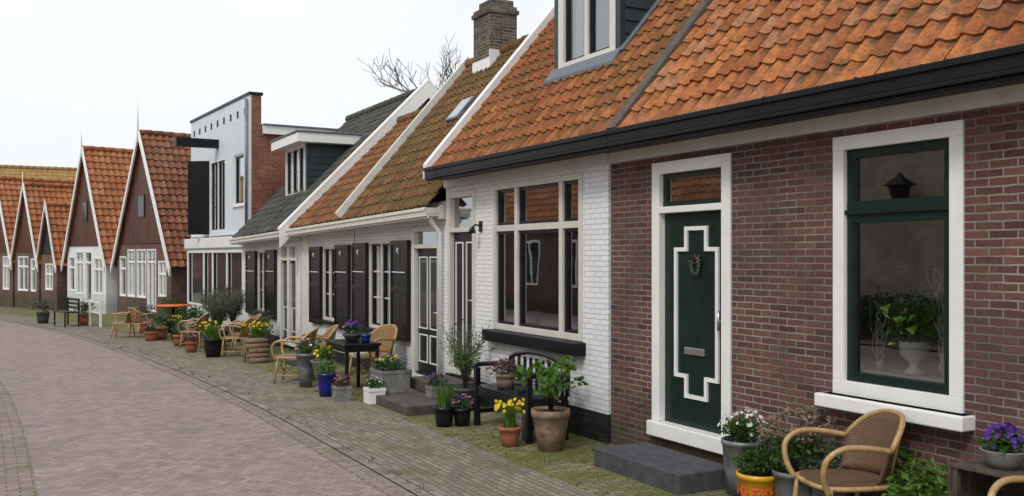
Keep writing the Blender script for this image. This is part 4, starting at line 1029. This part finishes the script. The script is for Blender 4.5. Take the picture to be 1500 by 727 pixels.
# ---------------------------------------------------------------- window display
P=root('window_vase','white footed vase with green plant behind window glass','vase',(5.68,4.60,1.085))
mb=MB();mb.lathe([(.0,0),(.07,0),(.075,.015),(.03,.05),(.03,.08),(.09,.13),(.105,.21),(.115,.235),(.1,.235),(.09,.16)],20);mb.make('vase',WHT,P)
mb=MB();leafs(mb,(0,0,.38),(.13,.20,.17),260,.11,w=.6);mb.make('foliage',LY,P)
Q=root('display_ledge','white painted inner window ledge with ornaments','window ledge',(5.74,4.62,1.04))
mb=MB();mb.box(-.11,.13,-.5,.5,0,.04);mb.make('board',WHT,Q)
PB=paint('pale_bark',(.7,.66,.6),.8)
for k,(yy,hh,nn) in enumerate(((4.90,.5,8),(4.36,.75,14))):
    q=root('twisted_branches','pale twisted willow branches behind window glass','dried branches',(5.68,yy,1.085))
    mb=MB()
    for s in range(nn):
        dx2,dy2=R.gauss(0,.03),R.gauss(0,.05);pts=[];px=py=0
        for i in range(11):
            u=i/10;px=dx2*u+R.gauss(0,.010);py=dy2*u*1.4+R.gauss(0,.018)
            pts.append((px,max(-.09,min(.09,py)),u*hh*R.uniform(.97,1.03)))
        mb.tube(cat(pts,3),[.0045*(1-.6*i/30) for i in range(31)],5)
    mb.make('branches',PB,q)
# ---------------------------------------------------------------- bare tree
Tt=root('bare_tree','leafless tree rising behind the rooftops','tree',(13.3,29.2,gz(29)))
mb=MB()
br=MB()
TR=random.Random(3)
def grow(p,d,L,r,lev,tgt):
    n=4;pts=[p];dd=d.copy()
    for i in range(n):
        dd=(dd+V((TR.gauss(0,.12),TR.gauss(0,.12),TR.gauss(.06,.08)))).normalized();pts.append(pts[-1]+dd*L/n)
    tgt.tube(pts,[max(.008,r*(1-.45*i/n)) for i in range(n+1)],5 if lev<2 else 3,cap=False)
    if lev<5:
        for k in range(4 if lev<4 else 5):
            i=TR.randint(2,n);a=V((TR.gauss(0,1),TR.gauss(0,1),TR.gauss(.4,.5))).normalized()
            grow(pts[i],(dd*.75+a*.7).normalized(),L*TR.uniform(.55,.72),r*.52,lev+1,br)
grow(V((0,0,0)),V((0,0,1)),3.9,.22,0,mb)
mb.make('trunk',BARK,Tt);br.make('crown',BARK,Tt)
# ---------------------------------------------------------------- world, sun, camera
w=bpy.data.worlds.new('World');scene.world=w;w.use_nodes=True
nt=w.node_tree;bg=nt.nodes['Background']
sky=nt.nodes.new('ShaderNodeTexSky');sky.sky_type='NISHITA';sky.sun_disc=False
sky.sun_elevation=math.radians(48);sky.sun_rotation=math.radians(240);sky.dust_density=4;sky.air_density=1.2
hs=nt.nodes.new('ShaderNodeHueSaturation');hs.inputs['Saturation'].default_value=.3
nt.links.new(sky.outputs[0],hs.inputs['Color'])
tc=nt.nodes.new('ShaderNodeTexCoord');nz=nt.nodes.new('ShaderNodeTexNoise');nz.inputs['Scale'].default_value=2.2;nz.inputs['Detail'].default_value=5
mp=nt.nodes.new('ShaderNodeMapping');mp.inputs['Scale'].default_value=(1,1,3);nt.links.new(tc.outputs['Generated'],mp.inputs[0]);nt.links.new(mp.outputs[0],nz.inputs['Vector'])
rp=nt.nodes.new('ShaderNodeValToRGB');rp.color_ramp.elements[0].position=.3;rp.color_ramp.elements[1].position=.7
rp.color_ramp.elements[0].color=(9.8,10.15,10.6,1);rp.color_ramp.elements[1].color=(11.0,11.2,11.5,1)
nt.links.new(nz.outputs[0],rp.inputs[0])
mx=nt.nodes.new('ShaderNodeMix');mx.data_type='RGBA';mx.inputs[0].default_value=.88
nt.links.new(hs.outputs[0],mx.inputs[6]);nt.links.new(rp.outputs[0],mx.inputs[7])
nt.links.new(mx.outputs[2],bg.inputs['Color']);bg.inputs['Strength'].default_value=.1
sd=bpy.data.lights.new('sun','SUN');sd.energy=1.5;sd.angle=math.radians(12);sd.color=(1,.97,.92)
so=bpy.data.objects.new('sun',sd);COL.objects.link(so)
dirn=V((-math.cos(math.radians(48))*.87,-math.cos(math.radians(48))*.5,math.sin(math.radians(48))))
so.rotation_euler=dirn.to_track_quat('Z','Y').to_euler()
cd=bpy.data.cameras.new('camera');co=bpy.data.objects.new('camera',cd);COL.objects.link(co)
co.location=(0,0,1.92);co.rotation_euler=(math.radians(90),0,-math.radians(28.18))
cd.lens=33.6;cd.sensor_width=36;cd.shift_y=.0077;cd.clip_end=1000;cd.clip_start=.1
scene.camera=co
